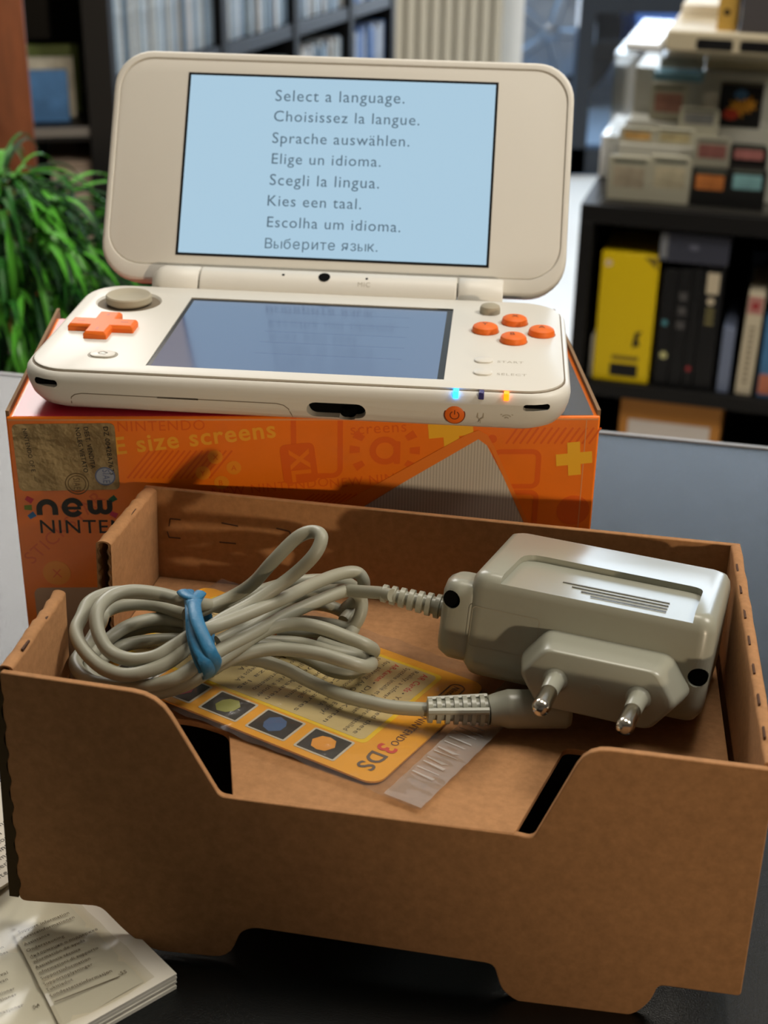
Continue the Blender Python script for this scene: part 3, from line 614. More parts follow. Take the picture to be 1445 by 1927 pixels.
obj('lower_panel_print', MB().poly(fp, rrect(q0[0], q1[0] + 6, 1, q0[1], 2.2), .05), M('tan_print', (186, 148, 118), .4, .4, coat=.2), bx)
# bold word mark: three hand drawn letters with coloured ticks
ik = M('black_ink', (24, 20, 18), .4, .4)
o_ = MB(); W2 = 2.15
a0 = fp.uv(71, 969); b0 = fp.uv(201, 967); ln = b0[0] - a0[0]; hgt = fp.uv(70, 938)[1] - a0[1]
def arc(cx, cy, r, t0, t1, n=14, k=1): return [np.array([cx + r*math.cos(t), cy + k*r*math.sin(t)]) for t in np.linspace(t0, t1, n)]
u, v0 = a0; lw = ln*.28; g = lw*.28; rr = lw/2 - W2*.25; x0 = u + W2*.3
def nn_(x): return [np.array([x, v0])] + arc(x + rr, v0 + hgt - rr - W2/2, rr, math.pi, 0) + [np.array([x + 2*rr, v0])]
o_.stroke(fp, nn_(x0), W2*.8, .08)
ex = x0 + 2*rr + g + W2*.6 + rr; ey = v0 + hgt/2 - .3
o_.stroke(fp, arc(ex, ey, rr*1.02, -.55, -6.1, 26), W2*.8, .08); o_.stroke(fp, [np.array([ex - rr, ey - .2]), np.array([ex + rr*1.05, ey - .2])], W2*.42, .09)
wx = ex + rr + g + W2*.6; rw = rr*.62
o_.stroke(fp, [np.array([wx, v0 + hgt - .6])] + arc(wx + rw, v0 + rw + W2*.4, rw, math.pi, 2*math.pi) + [np.array([wx + 2*rw, v0 + hgt - .6])] + [], W2*.74, .08)
o_.stroke(fp, [np.array([wx + 2*rw, v0 + hgt - .6])] + arc(wx + 3*rw, v0 + rw + W2*.4, rw, math.pi, 2*math.pi) + [np.array([wx + 4*rw, v0 + hgt - .6])], W2*.74, .085)
obj('word_mark_lettering', o_, ik, bx)
o_ = MB(); o_.text(fp, 'NINTENDO', fp.uv(77, 1003), fp.uv(309, 1003), size=6.4, bold=.004); obj('maker_lettering', o_, ik, bx)
for cpx, cpy, a, c, nm in ((55, 940, -.6, (214, 46, 66), 'red_tick'), (53, 955, 0, (120, 140, 40), 'green_tick'), (60, 970, .6, (30, 110, 170), 'blue_tick'), (212, 939, .6, (20, 90, 60), 'teal_tick'), (214, 968, -.5, (206, 50, 80), 'pink_tick')):
    q = fp.uv(cpx, cpy); c_, s_ = math.cos(a), math.sin(a)
    obj(nm, MB().poly(fp, [(q[0] + x*c_ - y*s_, q[1] + x*s_ + y*c_) for x, y in ((-1.1, -.7), (1.1, -.9), (1.1, .9), (-1.1, .7))], .08), M(nm, c, .4, .4), bx)
# foil sticker
q = [fp.uv(*p) for p in ((21, 798), (215, 796), (226, 921), (37, 924))]
foil = M('foil_sticker', (150, 128, 92), .32, .5, .75, bump=(170, .55, .0012), vary=(120, .25))
stk = obj('foil_sticker', MB().poly(fp, orient(roundpoly([(*a, 1.8) for a in q])), .1), foil, bx, label='gold foil security sticker')
o_ = MB(); dn = lambda b_: -math.pi/2 - .06
def dtext(body, a, b_, sz, **kw): o_.text(fp, body, fp.uv(*a), fp.uv(*b_), size=sz, h=.16, **kw)
dtext('DZ 00428A7673', (194, 803), (207, 893), 2.0, bold=.01); dtext('DEST. VENDITA', (157, 804), (172, 882), 1.9, bold=.01); dtext('NOLEG VIETATO', (141, 805), (158, 889), 1.9, bold=.01); dtext('NINTENDO OF E.', (42, 807), (60, 890), 1.8)
obj('sticker_lettering', o_, ik, stk)
c0 = fp.uv(198, 896)
sealm = obj('seal_disc', MB().disc(fp, c0, 3.0, .15), M('seal_grey', (150, 156, 172), .35, .5), stk)
o_ = MB(); o_.stroke(fp, [c0 + 2.8*np.array([math.cos(t), math.sin(t)]) for t in np.linspace(0, 2*math.pi, 25)[:-1]], .35, .2, closed=True); o_.text(fp, 'SIAE', c0 + (-.7, 2.2), c0 + (-.7, -2.2), size=3.0, h=.2)
obj('seal_lettering', o_, M('seal_blue', (84, 96, 132), .4), sealm)
o_ = MB(); c1 = fp.uv(145, 910)
o_.stroke(fp, [c1 + 3.4*np.array([math.cos(t), math.sin(t)]) for t in np.linspace(0, 2*math.pi, 29)[:-1]], .3, .16, closed=True)
o_.stroke(fp, [c1 + 2.6*np.array([math.cos(t), math.sin(t)]) for t in np.linspace(0, 2*math.pi, 29)[:-1]], .25, .16, closed=True); o_.text(fp, 'SIAE', c1 + (-1, 1.9), c1 + (-1, -1.9), size=2.8, h=.16)
obj('embossed_seal', o_, M('foil_line', (104, 82, 54), .4, .5, .5), stk)

# ================================================================== handheld console
cF = Frame((.7697, 32.534, 103.904), rz(-.126033) @ rx(-.0095795) @ ry(.00241))
con = thing('handheld_console', 'white and orange clamshell handheld console open on the orange box', 'game console', cF)
def ring(ins, z, x=79.7, y0=-40.6, y1=45., r=13.): return [(a, b_, z) for a, b_ in rrect(-x + ins, x - ins, y0 + ins, y1 - ins, r - ins*.6, 9)]
INS = [(9, -13.35), (5.5, -13.0), (3.0, -11.6), (1.3, -9.2), (.35, -6.2), (0, -3.8), (.35, -2.0), (1.2, -.9), (2.0, -.75)]
def inset(z): return np.interp(z, [p[1] for p in INS[:-1]], [p[0] for p in INS[:-1]])
bs = obj('base_shell', MB(cF).stack([ring(*q) for q in INS]), white_m, con, angle=50)
def pill(mb, x0, x1, z0, z1, y0, y1): mb.prism(rrect(x0, x1, z0, z1, min(z1 - z0, x1 - x0)*.49, 6), lambda a, z, h: (a, h, z), y0, y1)
for q in ((-74.6, -67.4, -5.2, -3.0, -37.8), (66.0, 73.6, -5.5, -3.5, -37.8), (4.6, 21.6, -11.2, -5.9, -34.2), (13.6, 18.6, -12.3, -8.6, -34.2)):
    c_ = MB(cF); pill(c_, *q[:4], -45, q[4]); cut(bs, c_, 50)
    h_ = MB(cF); pill(h_, q[0] - .1, q[1] + .1, q[2] - .1, q[3] + .1, q[4] - .25, q[4] + .6); obj('port_hole', h_, hole_m, bs, smooth=False)
o_ = MB(cF)   # battery cover seam
zs_ = lambda z: (-40.6 + inset(z))
seam = [(-64.2, zs_(-10.5) - .02, -10.5), (-63.8, zs_(-8.2), -8.2), (-62.6, zs_(-7.2), -7.2), (-60.5, zs_(-6.7), -6.7)] + [(x, zs_(-6.7 - (x + 60)*.004), -6.7 - (x + 60)*.004) for x in np.linspace(-58, -4, 12)] + [(-2, zs_(-7.4), -7.4), (-.6, zs_(-8.6), -8.6), (0, zs_(-10.6), -10.6), (.3, zs_(-11.8), -11.8)]
o_.tube(seam, .16, 6); obj('cover_seam', o_, M('seam_brown', (120, 108, 90), .8), bs)
obj('cover_slit', MB(cF).box(-38.5, -26.6, zs_(-6.7) - .1, zs_(-6.7) + .3, -7.05, -6.6), hole_m, bs)
tpz = MB(cF).stack([ring(2.2, -.9), ring(2.2, -.2), ring(2.6, 0)])
topp = obj('control_plate', tpz, white_m, con, angle=50)
SW, SHh = 43.25, 32.75
c = MB(cF); c.box(-SW, SW, -SHh, SHh, -.55, 2); cut(topp, c); DISH = [(10.7, 3), (10.7, -.02), (9.4, -1.5), (2, -1.9)]
cut(topp, MB(cF).lathe(DISH, (-62.4, 25.4, 0), n=48)); cut(bs, MB(cF).lathe(DISH, (-62.4, 25.4, 0), n=48), 50)
grv = MB(cF); grv.stack([ring(1.7, -1.1), ring(1.7, -.70), ring(2.4, -.70)])
obj('plate_gap', grv, M('seam_brown', (0, 0, 0)), bs)
# lower screen
scr2 = obj('lower_screen', MB(cF).box(-SW + .1, SW - .1, -SHh + .1, SHh - .1, -.54, -.35), black_m, con, smooth=False)
obj('lower_display', MB(cF).box(-SW + 1.3, SW - 2.0, -SHh + .6, SHh - 2.2, -.35, -.30), M('lower_panel', (40, 48, 70), .12, .5, coat=1, emit=((84, 94, 130), .6)), scr2, smooth=False)
o_ = MB(cF)
for y in (22, 12.5, 3, -7, -17): o_.box(-14, 30, y, y + .25, -.30, -.29)
obj('menu_line', o_, M('menu_line', (60, 70, 100), .2, emit=((76, 86, 120), .6)), scr2, smooth=False)
# circle pad
pad = MB(cF).lathe([(5, -1.85), (6.2, -1.85), (6.2, -.2), (7.2, 0), (7.5, .4), (7.4, 2.1), (7.0, 2.5), (6.3, 2.35), (5, 1.7), (3, 1.3), (.1, 1.2)], (-62.4, 25.4, 0), n=40)
obj('circle_pad', pad, taupe_m, con)
# d-pad
dp = MB(cF); P_ = plus((-63.7, -2.0), 10.2, 3.6, 0); P1 = plus((-63.7, -2.0), 9.5, 2.9, 0)
dp.stack([[(a, b_, -.2) for a, b_ in P_], [(a, b_, 1.5) for a, b_ in P_], [(a, b_, 2.3) for a, b_ in P1]])
dpo = obj('direction_pad', dp, orange_m, con, bevel=.25)
ar = MB(cF)
for k in range(4):
    a = k*math.pi/2; c_, s_ = math.cos(a), math.sin(a); ar.add([(-63.7 + c_*x - s_*y, -2 + s_*x + c_*y, 2.34) for x, y in ((5.6, -.45), (8, -.45), (8, .45), (5.6, .45))], [(0, 1, 2, 3)])
obj('arrow_mark', ar, M('deep_orange', (196, 84, 18), .5), dpo, smooth=False)
bp = cF.plane((0, 0, 0), (1, 0, 0), (0, 1, 0))
# home button
hm = obj('home_button', MB(cF).stack([[(-57.7 + a, -25.5 + b_, z) for a, b_ in rrect(-k, k, -k*.72, k*.72, k*.7, 7)] for k, z in ((3.7, -.1), (3.7, .4), (3.3, .55))]), white_m, con)
obj('button_groove', MB(cF).stack([[(-57.7 + a, -25.5 + b_, z) for a, b_ in rrect(-k, k, -k*.74, k*.74, k*.72, 7)] for k, z in ((4.5, -.1), (4.5, .03), (4.4, .05))]), M('groove_grey', (150, 144, 130), .6), hm)
obj('home_mark', MB().stroke(bp, [np.array(p) + (-57.7, -25.5) for p in ((-1, -.9), (1, -.9), (1, .1), (1.5, .1), (0, 1.2), (-1.5, .1), (-1, .1))], .3, .66, closed=True), M('groove_grey', (0, 0, 0)), hm)
# stick, face buttons
obj('thumb_nub', MB(cF).lathe([(3.3, -.1), (3.3, 1.5), (3.0, 2.3), (2.2, 2.7), (.1, 2.8)], (55.1, 30.6, 0), n=28), taupe_m, con)
lm_ = M('letter_brown', (118, 46, 8), .5)
for ch, x, y in (('X', 63.1, 20.9), ('Y', 54.0, 11.7), ('A', 71.5, 11.1), ('B', 62.8, 3.3)):
    bt = obj('face_button', MB(cF).lathe([(4.05, -.2), (4.05, 1.0), (3.8, 1.7), (3.2, 2.1), (2, 2.35), (.1, 2.42)], (x, y, 0), n=32), orange_m, con, label='orange face button lettered ' + ch)
    obj('button_letter', MB().text(bp, ch, (x - 1.05, y - 1.0), size=3.1, h=2.48), lm_, bt, smooth=False)
    obj('button_rim', MB(cF).lathe([(4.4, -.2), (4.4, .03), (4.0, .04)], (x, y, 0), n=32), M('rim_tan', (176, 120, 80), .6), bt)  # flat tan ring around the base of each button
for nm, y, tx in (('start_button', -15.6, 'START'), ('select_button', -25.9, 'SELECT')):
    bt = obj(nm, MB(cF).stack([[(54.2 + a, y + b_, z) for a, b_ in rrect(-k, k, -k*.86, k*.86, k*.8, 7)] for k, z in ((2.7, -.1), (2.7, .5), (2.2, .8))]), white_m, con)
    obj('start_lettering' if tx == 'START' else 'select_lettering', MB().text(bp, tx, (58.2, y - .9 - (0 if tx == 'START' else .2)), size=2.5, h=.03), M('emboss_grey', (178, 172, 158), .5), bt, smooth=False)
# leds, power, icons on the rounded front edge
for x, c, e, nm in ((47, (20, 120, 220), 7, 'blue led'), (54.2, (60, 56, 120), 0, 'unlit led'), (61.2, (255, 110, 10), 3.2, 'orange led')):
    obj('led', MB(cF).box(x - .75, x + .75, -40.9, -38.2, -2.5, -.35), M('led_' + nm.split()[0], c, .3, .5, emit=((c if e < 7 else (30, 160, 255)), e) if e else None), con, bevel=.25, label=nm)
fpl = lambda z: cF.plane((0, zs_(z) - .05, z), (1, 0, 0), (0, -.12, 1))
pw = obj('power_button', MB(cF).lathe([(2.75, .6), (2.75, -.25), (2.3, -.5), (.1, -.55)], (46.9, zs_(-7.6) - .1, -7.6), (0, 1, .12), n=28), orange_m, con)
obj('power_rim', MB(cF).lathe([(3.05, .5), (3.05, -.12), (2.7, -.14)], (46.9, zs_(-7.6) - .1, -7.6), (0, 1, .12), n=28), lm_, pw)
q = fpl(-7.6)
o_ = MB(); o_.stroke(q, [np.array([46.9 + 1.25*math.cos(t), 1.25*math.sin(t)]) for t in np.linspace(2.1, 7.3, 16)], .3, .6); o_.stroke(q, [np.array([46.9, .2]), np.array([46.9, 1.6])], .3, .6)
obj('power_mark', o_, lm_, pw, smooth=False)
ic = M('icon_grey', (176, 168, 152), .4); o_ = MB()
for r_ in (.7, 1.5, 2.3): o_.stroke(q, [np.array([61.6 + r_*math.cos(t), -.9 + r_*math.sin(t)]) for t in np.linspace(.7, 2.44, 8)], .35, .12)
obj('wireless_mark', o_, ic, bs, smooth=False)
o_ = MB(); o_.stroke(q, [np.array([54.2 + a, b_]) for a, b_ in ((-.8, 1), (-.8, -.6), (0, -1.2), (.8, -.6), (.8, 1))], .35, .12, closed=True); o_.stroke(q, [np.array([54.2, -1.2]), np.array([54.2, -2.4])], .35, .12)
obj('plug_mark', o_, ic, bs, smooth=False)
# hinge
HY, HZ, HR = 49.6, -1.7, 6.9
hg = MB(cF).lathe([(HR - .5, -43.0), (HR, -42.6), (HR, 43.2), (HR - .5, 43.6)], (0, HY, HZ), (1, 0, 0), n=36); hg.box(-43, 43.6, HY, HY + 6, -5, HZ + 4)
hgo = obj('hinge_barrel', hg, white_m, con, angle=50)
for x0, x1 in ((-59.5, -43.5), (44.1, 59.)):
    e0 = HR - (2.6 if x0 < 0 else .4); e1 = HR - .4
    obj('hinge_end', MB(cF).lathe([(e0, x0), (HR - (.6 if x0 < 0 else 0), x0 + (2.2 if x0 < 0 else .4)), (HR, x0 + 4), (HR, x1 - .4), (e1, x1)], (0, HY, HZ), (1, 0, 0), n=36), white_m, con, angle=50)
def onb(x, deg, r): a = math.radians(deg); return (x, HY - r*math.cos(a), HZ + r*math.sin(a))
def dot(x, deg, rx_, ry_, mat, nm):
    c0 = np.array(onb(x, deg, HR - .3)); a = math.radians(deg); ax = np.array([0, -math.cos(a), math.sin(a)]); t_ = np.array([0, math.sin(a), math.cos(a)])
    obj(nm, MB(cF).stack([[c0 + ax*h + np.array([rx_*math.cos(t), 0, 0]) + t_*ry_*math.sin(t) for t in np.linspace(0, 2*math.pi, 20, endpoint=False)] for h in (0, .36)]), mat, hgo)
dot(-.9, 66, 2.0, 2.0, hole_m, 'camera_lens'); dot(-14.8, 68, .5, .5, hole_m, 'microphone_hole'); dot(13.4, 66, .45, .45, hole_m, 'microphone_hole')
mp_ = cF.plane(onb(0, 45, HR + .03), (1, 0, 0), (0, math.sin(math.radians(45)), math.cos(math.radians(45))))
obj('mic_lettering', MB().text(mp_, 'MIC', (10.6, -.8), size=2.4, h=0.02), M('emboss_grey', (0, 0, 0)), hgo, smooth=False)
# lid
aL = 1.0244; Ul = np.array([[1, 0, 0], [0, math.cos(aL), -math.sin(aL)], [0, math.sin(aL), math.cos(aL)]])   # columns: u, v, w(front)
lF = Frame(cF((0, 58.366, 6.589))[0], cF.R @ Ul)
def lr(ins, w, r=13.): return [(a, b_, w) for a, b_ in rrect(-79.8 + ins, 79.8 - ins, -9.2 + ins, 72.6 - ins, r - ins*.7, 9)]
inner = lambda d, w: [(a, b_, w) for a, b_ in rrect(-77.7 + d, 77.7 - d, -3.6 + d, 69.9 - d, 11.5 - d*.7, 9)]
ld = obj('lid_shell', MB(lF).stack([lr(1.2, -4.6), lr(.2, -4.4), lr(0, -3.2), lr(0, -.3), lr(.35, .45), lr(1.1, .8), inner(-.15, .8), inner(.1, .15), inner(.4, .15)]), white_m, con, angle=50)
obj('lid_back', MB(lF).stack([lr(6, -8.6), lr(2.5, -8.3), lr(.6, -7), lr(.2, -4.5), lr(.9, -4.4)]), orange_m, con, angle=50)
obj('lid_inner_panel', MB(lF).stack([inner(.45, .1), inner(.45, .45), inner(.9, .6)]), white_m, ld, angle=50)
us = obj('upper_screen', MB(lF).box(-53.8, 53.8, 0, 65, .5, .72), black_m, con, smooth=False)
obj('upper_display', MB(lF).box(-52.9, 52.9, .9, 64.1, .72, .76), M('upper_panel', (30, 34, 40), .14, .5, coat=.5, emit=((170, 202, 222), 1.0)), us, smooth=False)
lp = lF.plane((0, 0, .78), (1, 0, 0), (0, 1, 0))
o_ = MB()
for body, x0, y0, x1, y1 in (('Select a language.', 518, 190, 761, 195), ('Choisissez la langue.', 515, 228, 789, 236), ('Sprache auswählen.', 512, 269, 770, 276), ('Elige un idioma.', 511, 308, 716, 314), ('Scegli la lingua.', 507, 348, 713, 355), ('Kies een taal.', 503, 387, 679, 394), ('Escolha um idioma.', 502, 427, 753, 437), ('Выберите язык.', 498, 467, 710, 474)):
    o_.ptext(lp, body, (x0, y0), (x1, y1), h=.03)
obj('screen_lettering', o_, M('screen_text', (60, 72, 82), .3, emit=((74, 98, 116), .8)), us, smooth=False)

# ================================================================== cardboard tray
tR = rz(-.1905754) @ rx(-.0422337) @ ry(.0198115); tF = Frame((16.3335, -128.138, 72.8305), tR)
tray = thing('cardboard_tray', 'brown cardboard insert tray holding the charger in front of the orange box', 'tray', tF)
FRONT = roundpoly([(-85.6, 1.2, .6), (-49, 0, 6), (-35.0, -25.0, 1.6), (-32, -25.1, 1.2), (32.4, -25.4, 1.2), (36.4, -26, 1.6), (46.0, -.6, 5), (85.8, -.9, .6), (86.8, -62, 1), (68.2, -62, 1.5), (67.0, -67, 2), (63.4, -72.2, 4), (36.6, -72.8, 4), (32.6, -69.6, 2), (30.3, -62.4, 2), (-26.9, -61.2, 2), (-30.1, -63, 2), (-33.0, -71.4, 4), (-52, -72.3, 4), (-58.1, -68.2, 3), (-64.6, -61, 2), (-85, -62.6, 2)])
obj('front_panel', MB(tF).prism(FRONT, lambda a, z, h: (a, h, z), -1.5, 0.2), card_m, tray, bevel=.25)
FT = math.atan2(-3.6, 111.3); flp = tF.plane((0, 0, -25.3), (1, 0, 0), (0, math.cos(FT), math.sin(FT)))
def fl(a, b_, h): return (a, b_*math.cos(FT) - h*math.sin(FT), -25.3 + b_*math.sin(FT) + h*math.cos(FT))
FR0 = (flp.uv(969, 1556)[0], -1.2); FR1 = flp.uv(1062, 1408)
FLOOR = roundpoly([(-32, -1.2, 0), (*FR0, 0), (*FR1, 2), (82, FR1[1], 1), (82, 109.6, 0), (-82.2, 109.6, 0), (-82.2, 30, 1), (-49, 30, 3), (-40, 27, 3)])
obj('floor_panel', MB(tF).prism(FLOOR, fl, -1.6, 0), card_m, tray, bevel=.2)
obj('back_panel', MB(tF).box(-86.4, 86.2, 109.7, 111.5, -67.0, 0), card_m, tray, bevel=.3)
o_ = MB(tF)   # score marks in the back panel
def sm(px0, py0, px1, py1):
    q = tF.plane((0, 109.7, 0), (1, 0, 0), (0, 0, 1)); a, b_ = q.uv(px0, py0), q.uv(px1, py1)
    o_.tube([(a[0], 109.66, a[1]), (b_[0], 109.66, b_[1])], .2, 5)
for q in ((320, 976, 318, 990), (320, 976, 340, 978), (315, 1000, 318, 1011), (318, 1011, 340, 1013), (417, 984, 448, 990), (413, 1020, 444, 1023), (520, 994, 545, 1000), (545, 1000, 547, 1008), (524, 1030, 532, 1030)): sm(*q)
obj('score_mark', o_, M('score_brown', (74, 46, 28), .9), tray)
# rolled double side walls: inverted U section along y
def wallU(name, x_out, x_in, y0, y1, zt0, zt1, label=None):
    mb = MB(tF); ths = .8; sgn = 1 if x_in > x_out else -1; xo, xi = x_out, x_in
    r_ = abs(xi - xo)/2; xm = (xo + xi)/2
    arc_ = lambda rad: [(xm - sgn*rad*math.cos(t), rad*math.sin(t)*.55) for t in np.linspace(0, math.pi, 9)]
    prof_o = [(xo, None)] + arc_(r_) + [(xi, 'in')]
    rings = []
    for y in np.linspace(y0, y1, 16):
        f_ = (y - y0)/(y1 - y0); zt = zt0 + (zt1 - zt0)*f_ - r_*.55 + .35*math.sin(y*1.3) + .2*math.sin(y*3.1); zi = -25.6 + y*math.tan(FT)
        zo = -62 - y*.04
        ro = [(xo, zo)] + [(a, zt + b_) for a, b_ in arc_(r_)] + [(xi, zi)]
        ri = [(xi - sgn*ths, zi)] + [(a, zt + b_) for a, b_ in arc_(r_ - ths)][::-1] + [(xo + sgn*ths, zo)]
        rings.append([(a, y, z) for a, z in ro + ri])
    mb.stack(rings); return obj(name, mb, card_m, tray, angle=50)
wallU('side_wall', -86.6, -83.2, .4, 35.0, 1.6, 3.2); wallU('side_wall', -86.6, -82.4, 67.4, 109.5, 2.0, .4); wallU('side_wall', 86.3, 83.4, .4, 109.5, -.4, .6)
for y in (35.0, 67.4):     # corrugation visible at the open flap edges
    for x in (-85.7, -83.9 if y < 50 else -83.0):
        zz_ = np.linspace(-27, 0, 40); obj('corrugation', MB(tF).tube([(x + .3*math.sin(z*2.0), y + (.2 if y < 50 else -.2), z) for z in zz_], .28, 5), card_d, tray)
zz_ = np.linspace(-61.5, .6, 60); EP = [(-87.4, -61.5), (-87.4, .6)] + [(-84.7 + .45*math.sin(z*.85) - .014*(z + 60), z) for z in zz_[::-1]]
obj('open_edge', MB(tF).prism(EP, lambda a, z, h: (a, h, z), -1.62, .3), M('dark_flute', (66, 54, 34), .9, .15), tray)
for x, ys, zz_ in ((-83.9, (10, 22), 2.2), (-83.4, (78, 90), .9), (84.2, (12, 26, 40, 54, 68, 82, 95), .2)):
    for y in ys: obj('perforation', MB(tF).box(x - .25, x + .25, y - 2.2, y + 2.2, zz_ - 1.2, zz_ + .05), M('score_brown', (0, 0, 0)), tray)

# ================================================================== printed card in its clear bag
cp = flp.up(1.0)
A_ = [cp.uv(*p) for p in ((726, 1484), (916, 1290), (430, 1082), (243, 1276))]   # bottom, tip, far, hidden corner
cu_ = np.array(A_[0]) - A_[1]; cu_ /= np.linalg.norm(cu_)                  # reading direction
cv_ = np.array([-cu_[1], cu_[0]])                                            # top of the print
CWd = np.linalg.norm(np.array(A_[0]) - A_[1]); CLn = 92.
k0 = cp.pos(*A_[1]); kU = cp.u*cu_[0] + cp.v*cu_[1]; kV = cp.u*cv_[0] + cp.v*cv_[1]
rr_ = math.radians(-2.5); kV0 = kV; kV = kV0*math.cos(rr_) - kU*math.sin(rr_); kU = kU*math.cos(rr_) + kV0*math.sin(rr_)
kV = kV*math.cos(.04) - cp.n*math.sin(.04)
kd = Plane(k0, kU, kV)      # origin = top-left corner of the print; v runs negative down the card
cfm = Frame(k0, np.stack([kd.u, kd.v, kd.n], 1))
crd = thing('instruction_card', 'yellow printed instruction card in a clear bag under the cable', 'card', cfm)
body_ = obj('card_sheet', MB().poly(kd, rrect(0, CWd, -CLn, 0, 4), .0, .5), M('yellow_card', (236, 164, 30), .3, .45, coat=.3), crd, smooth=False)
obj('yellow_border', MB().poly(kd, roundpoly([(3.2, -CLn + 6, 2), (CWd - 13.2, -CLn + 6, 2), (CWd - 13.2, -11.2, 2), (3.2, -11.2, 2)]), .05), M('lemon_print', (240, 200, 30), .3, .45, coat=.3), body_, smooth=False)
obj('text_panel', MB().poly(kd, rrect(4.4, CWd - 14.4, -CLn + 7, -12.4, 1.5), .1), M('card_panel', (206, 186, 132), .35, .4, coat=.3), body_, smooth=False)
heads = ['AR Cards', 'AR-Karten', 'Cartes RA', 'AR-kaarten', 'Cartas RA', 'Carte RA', 'Cartões RA', 'AR-kort']
tails = [' • You need these', ' • Diese Karten', ' • Ces cartes', ' • Deze kaarten', ' • Utiliza las', ' • Usa le carte', ' • Usa estes', ' • Behövs för']
fill = ['Reality, a software title pre-installed', 'for playing AR Games. Enjoy!', 'Erweiterte Realität. Viel Spaß', 'Système installé et prêt à jouer', 'software en la consola. Juegos RA', 'que vienen con el sistema', 'giochi RA. Buon divertimento', 'para jogar os Jogos RA']
rd_ = MB(); bk_ = MB(); y = -16.2
for k in range(8):
    wd_ = CWd - 20
    rd_.text(kd, heads[k], (5.4, y), (5.4 + 11, y), h=.14, bold=.01)
    bk_.text(kd, tails[k], (17.2, y), (17.2 + wd_ - 13, y), size=2.0, h=.14)
    y -= 2.7; bk_.text(kd, fill[k], (5.4, y), (5.4 + wd_ - 1 - (k % 3)*3, y), size=2.0, h=.14); y -= 2.6
    bk_.text(kd, fill[(k + 3) % 8], (5.4, y), (5.4 + wd_ - 9 + (k % 4)*2, y), size=2.0, h=.14); y -= 3.4
obj('red_heading', rd_, M('red_ink', (206, 52, 34), .5), body_, smooth=False); obj('small_print', bk_, M('card_ink', (66, 56, 40), .5), body_, smooth=False)
o_ = MB(); o_.stroke(kd, rrect(4.5, 16.8, -7.6, -3.6, 2.0), .45, .1, closed=True); o_.text(kd, 'Nintendo', (6.0, -6.5), (15.4, -6.5), h=.12, bold=.02)
o_.text(kd, 'NINTENDO', (CWd - 33, -6.4), (CWd - 17, -6.4), h=.12)
obj('maker_lettering', o_, M('brown_ink', (96, 54, 18), .5), body_, smooth=False)
o_ = MB(); o_.text(kd, '3', (CWd - 16.2, -8.2), size=7.0, h=.12, bold=.02); obj('red_numeral', o_, M('red_ink', (0, 0, 0)), body_, smooth=False)
o_ = MB(); o_.text(kd, 'DS', (CWd - 12.0, -8.2), (CWd - 4.0, -8.2), h=.12, bold=.015, size=6.4); obj('model_lettering', o_, M('taupe_ink', (92, 74, 62), .5), body_, smooth=False)
tiny = MB(); tiny.text(kd, 'Art.Nr.: 4204366', (6, -CLn + 2), (18, -CLn + 2), h=.1); tiny.text(kd, 'CTR-A-XXX', (CWd - 22, -CLn + 2), (CWd - 12, -CLn + 2), h=.1); obj('code_lettering', tiny, M('brown_ink', (0, 0, 0)), body_, smooth=False)
cols = [(226, 150, 40), (60, 92, 140), (150, 152, 70), (206, 66, 90), (100, 104, 116)]
for k in range(5):
    yy = -13.2 - k*14.2; fr_ = obj('picture_frame', MB().poly(kd, rrect(CWd - 12.4, CWd - 2.2, yy - 11.6, yy, .6), .1), M('frame_white', (196, 188, 172), .4), body_, smooth=False)
    obj('dark_picture', MB().poly(kd, rrect(CWd - 11.8, CWd - 2.8, yy - 11.0, yy - .6, .3), .15), M('picture_black', (26, 22, 20), .35, coat=.3), fr_, smooth=False)
    obj('colour_patch', MB().poly(kd, [(CWd - 7.3 + (3.2 + .5*(i % 2))*math.cos(i*math.pi/4 + k), yy - 6 + (3.2 - .4*(i % 2))*math.sin(i*math.pi/4 + k)) for i in range(8)], .2), M('patch%d' % k, cols[k], .4), fr_, smooth=False)
# bag: two wavy clear films welded at the end
film = clear('clear_film', 1.35, (240, 238, 234), .16, bump=(160, .6), milk=.03)
bag = MB(); nx_, ny_ = 40, 60; u0_, u1_ = -5.5, CWd + 3.5; v0_, v1_ = -CLn + 2, 13.5
def bagpt(i, j, top):
    fu, fv = i/nx_, j/ny_; uu = u0_ + (u1_ - u0_)*fu; vv = v0_ + (v1_ - v0_)*fv
    edge = min(1, 8*min(fu, 1 - fu))*min(1, 8*min(fv, 1 - fv)); cr = .35*math.sin(uu*1.9 + .6*math.sin(vv*.5)) if vv > 3 else 0
    return kd.pos(uu, vv, (.75 + .5*edge + .25*math.sin(uu*.45 + vv*.3) + .2*math.sin(uu*.2 - vv*.7) + cr) if top else .45)
for i in range(nx_):
    pass
V = [bagpt(i, j, True) for j in range(ny_ + 1) for i in range(nx_ + 1)]
bag.raw(V, [(j*(nx_ + 1) + i, j*(nx_ + 1) + i + 1, (j + 1)*(nx_ + 1) + i + 1, (j + 1)*(nx_ + 1) + i) for j in range(ny_) for i in range(nx_)])
bgo = obj('plastic_bag', bag, film, frame=cfm, angle=80); tag(bgo, 'clear wrinkled plastic bag around the yellow card', 'bag')
V = [kd.pos(-5 + (CWd + 8)*i/60, v, .95 + .12*math.sin(i*1.1) + (.1 if v > 9 else 0) ) for v in (3.6, 9.5, 13.4) for i in range(61)]
obj('seal_band', MB().raw(V, [(r*61 + i, r*61 + i + 1, (r + 1)*61 + i + 1, (r + 1)*61 + i) for r in range(2) for i in range(60)]), clear('weld_film', 1.4, (236, 230, 224), .25, bump=(120, .7), milk=.2), bgo)
o_ = MB()
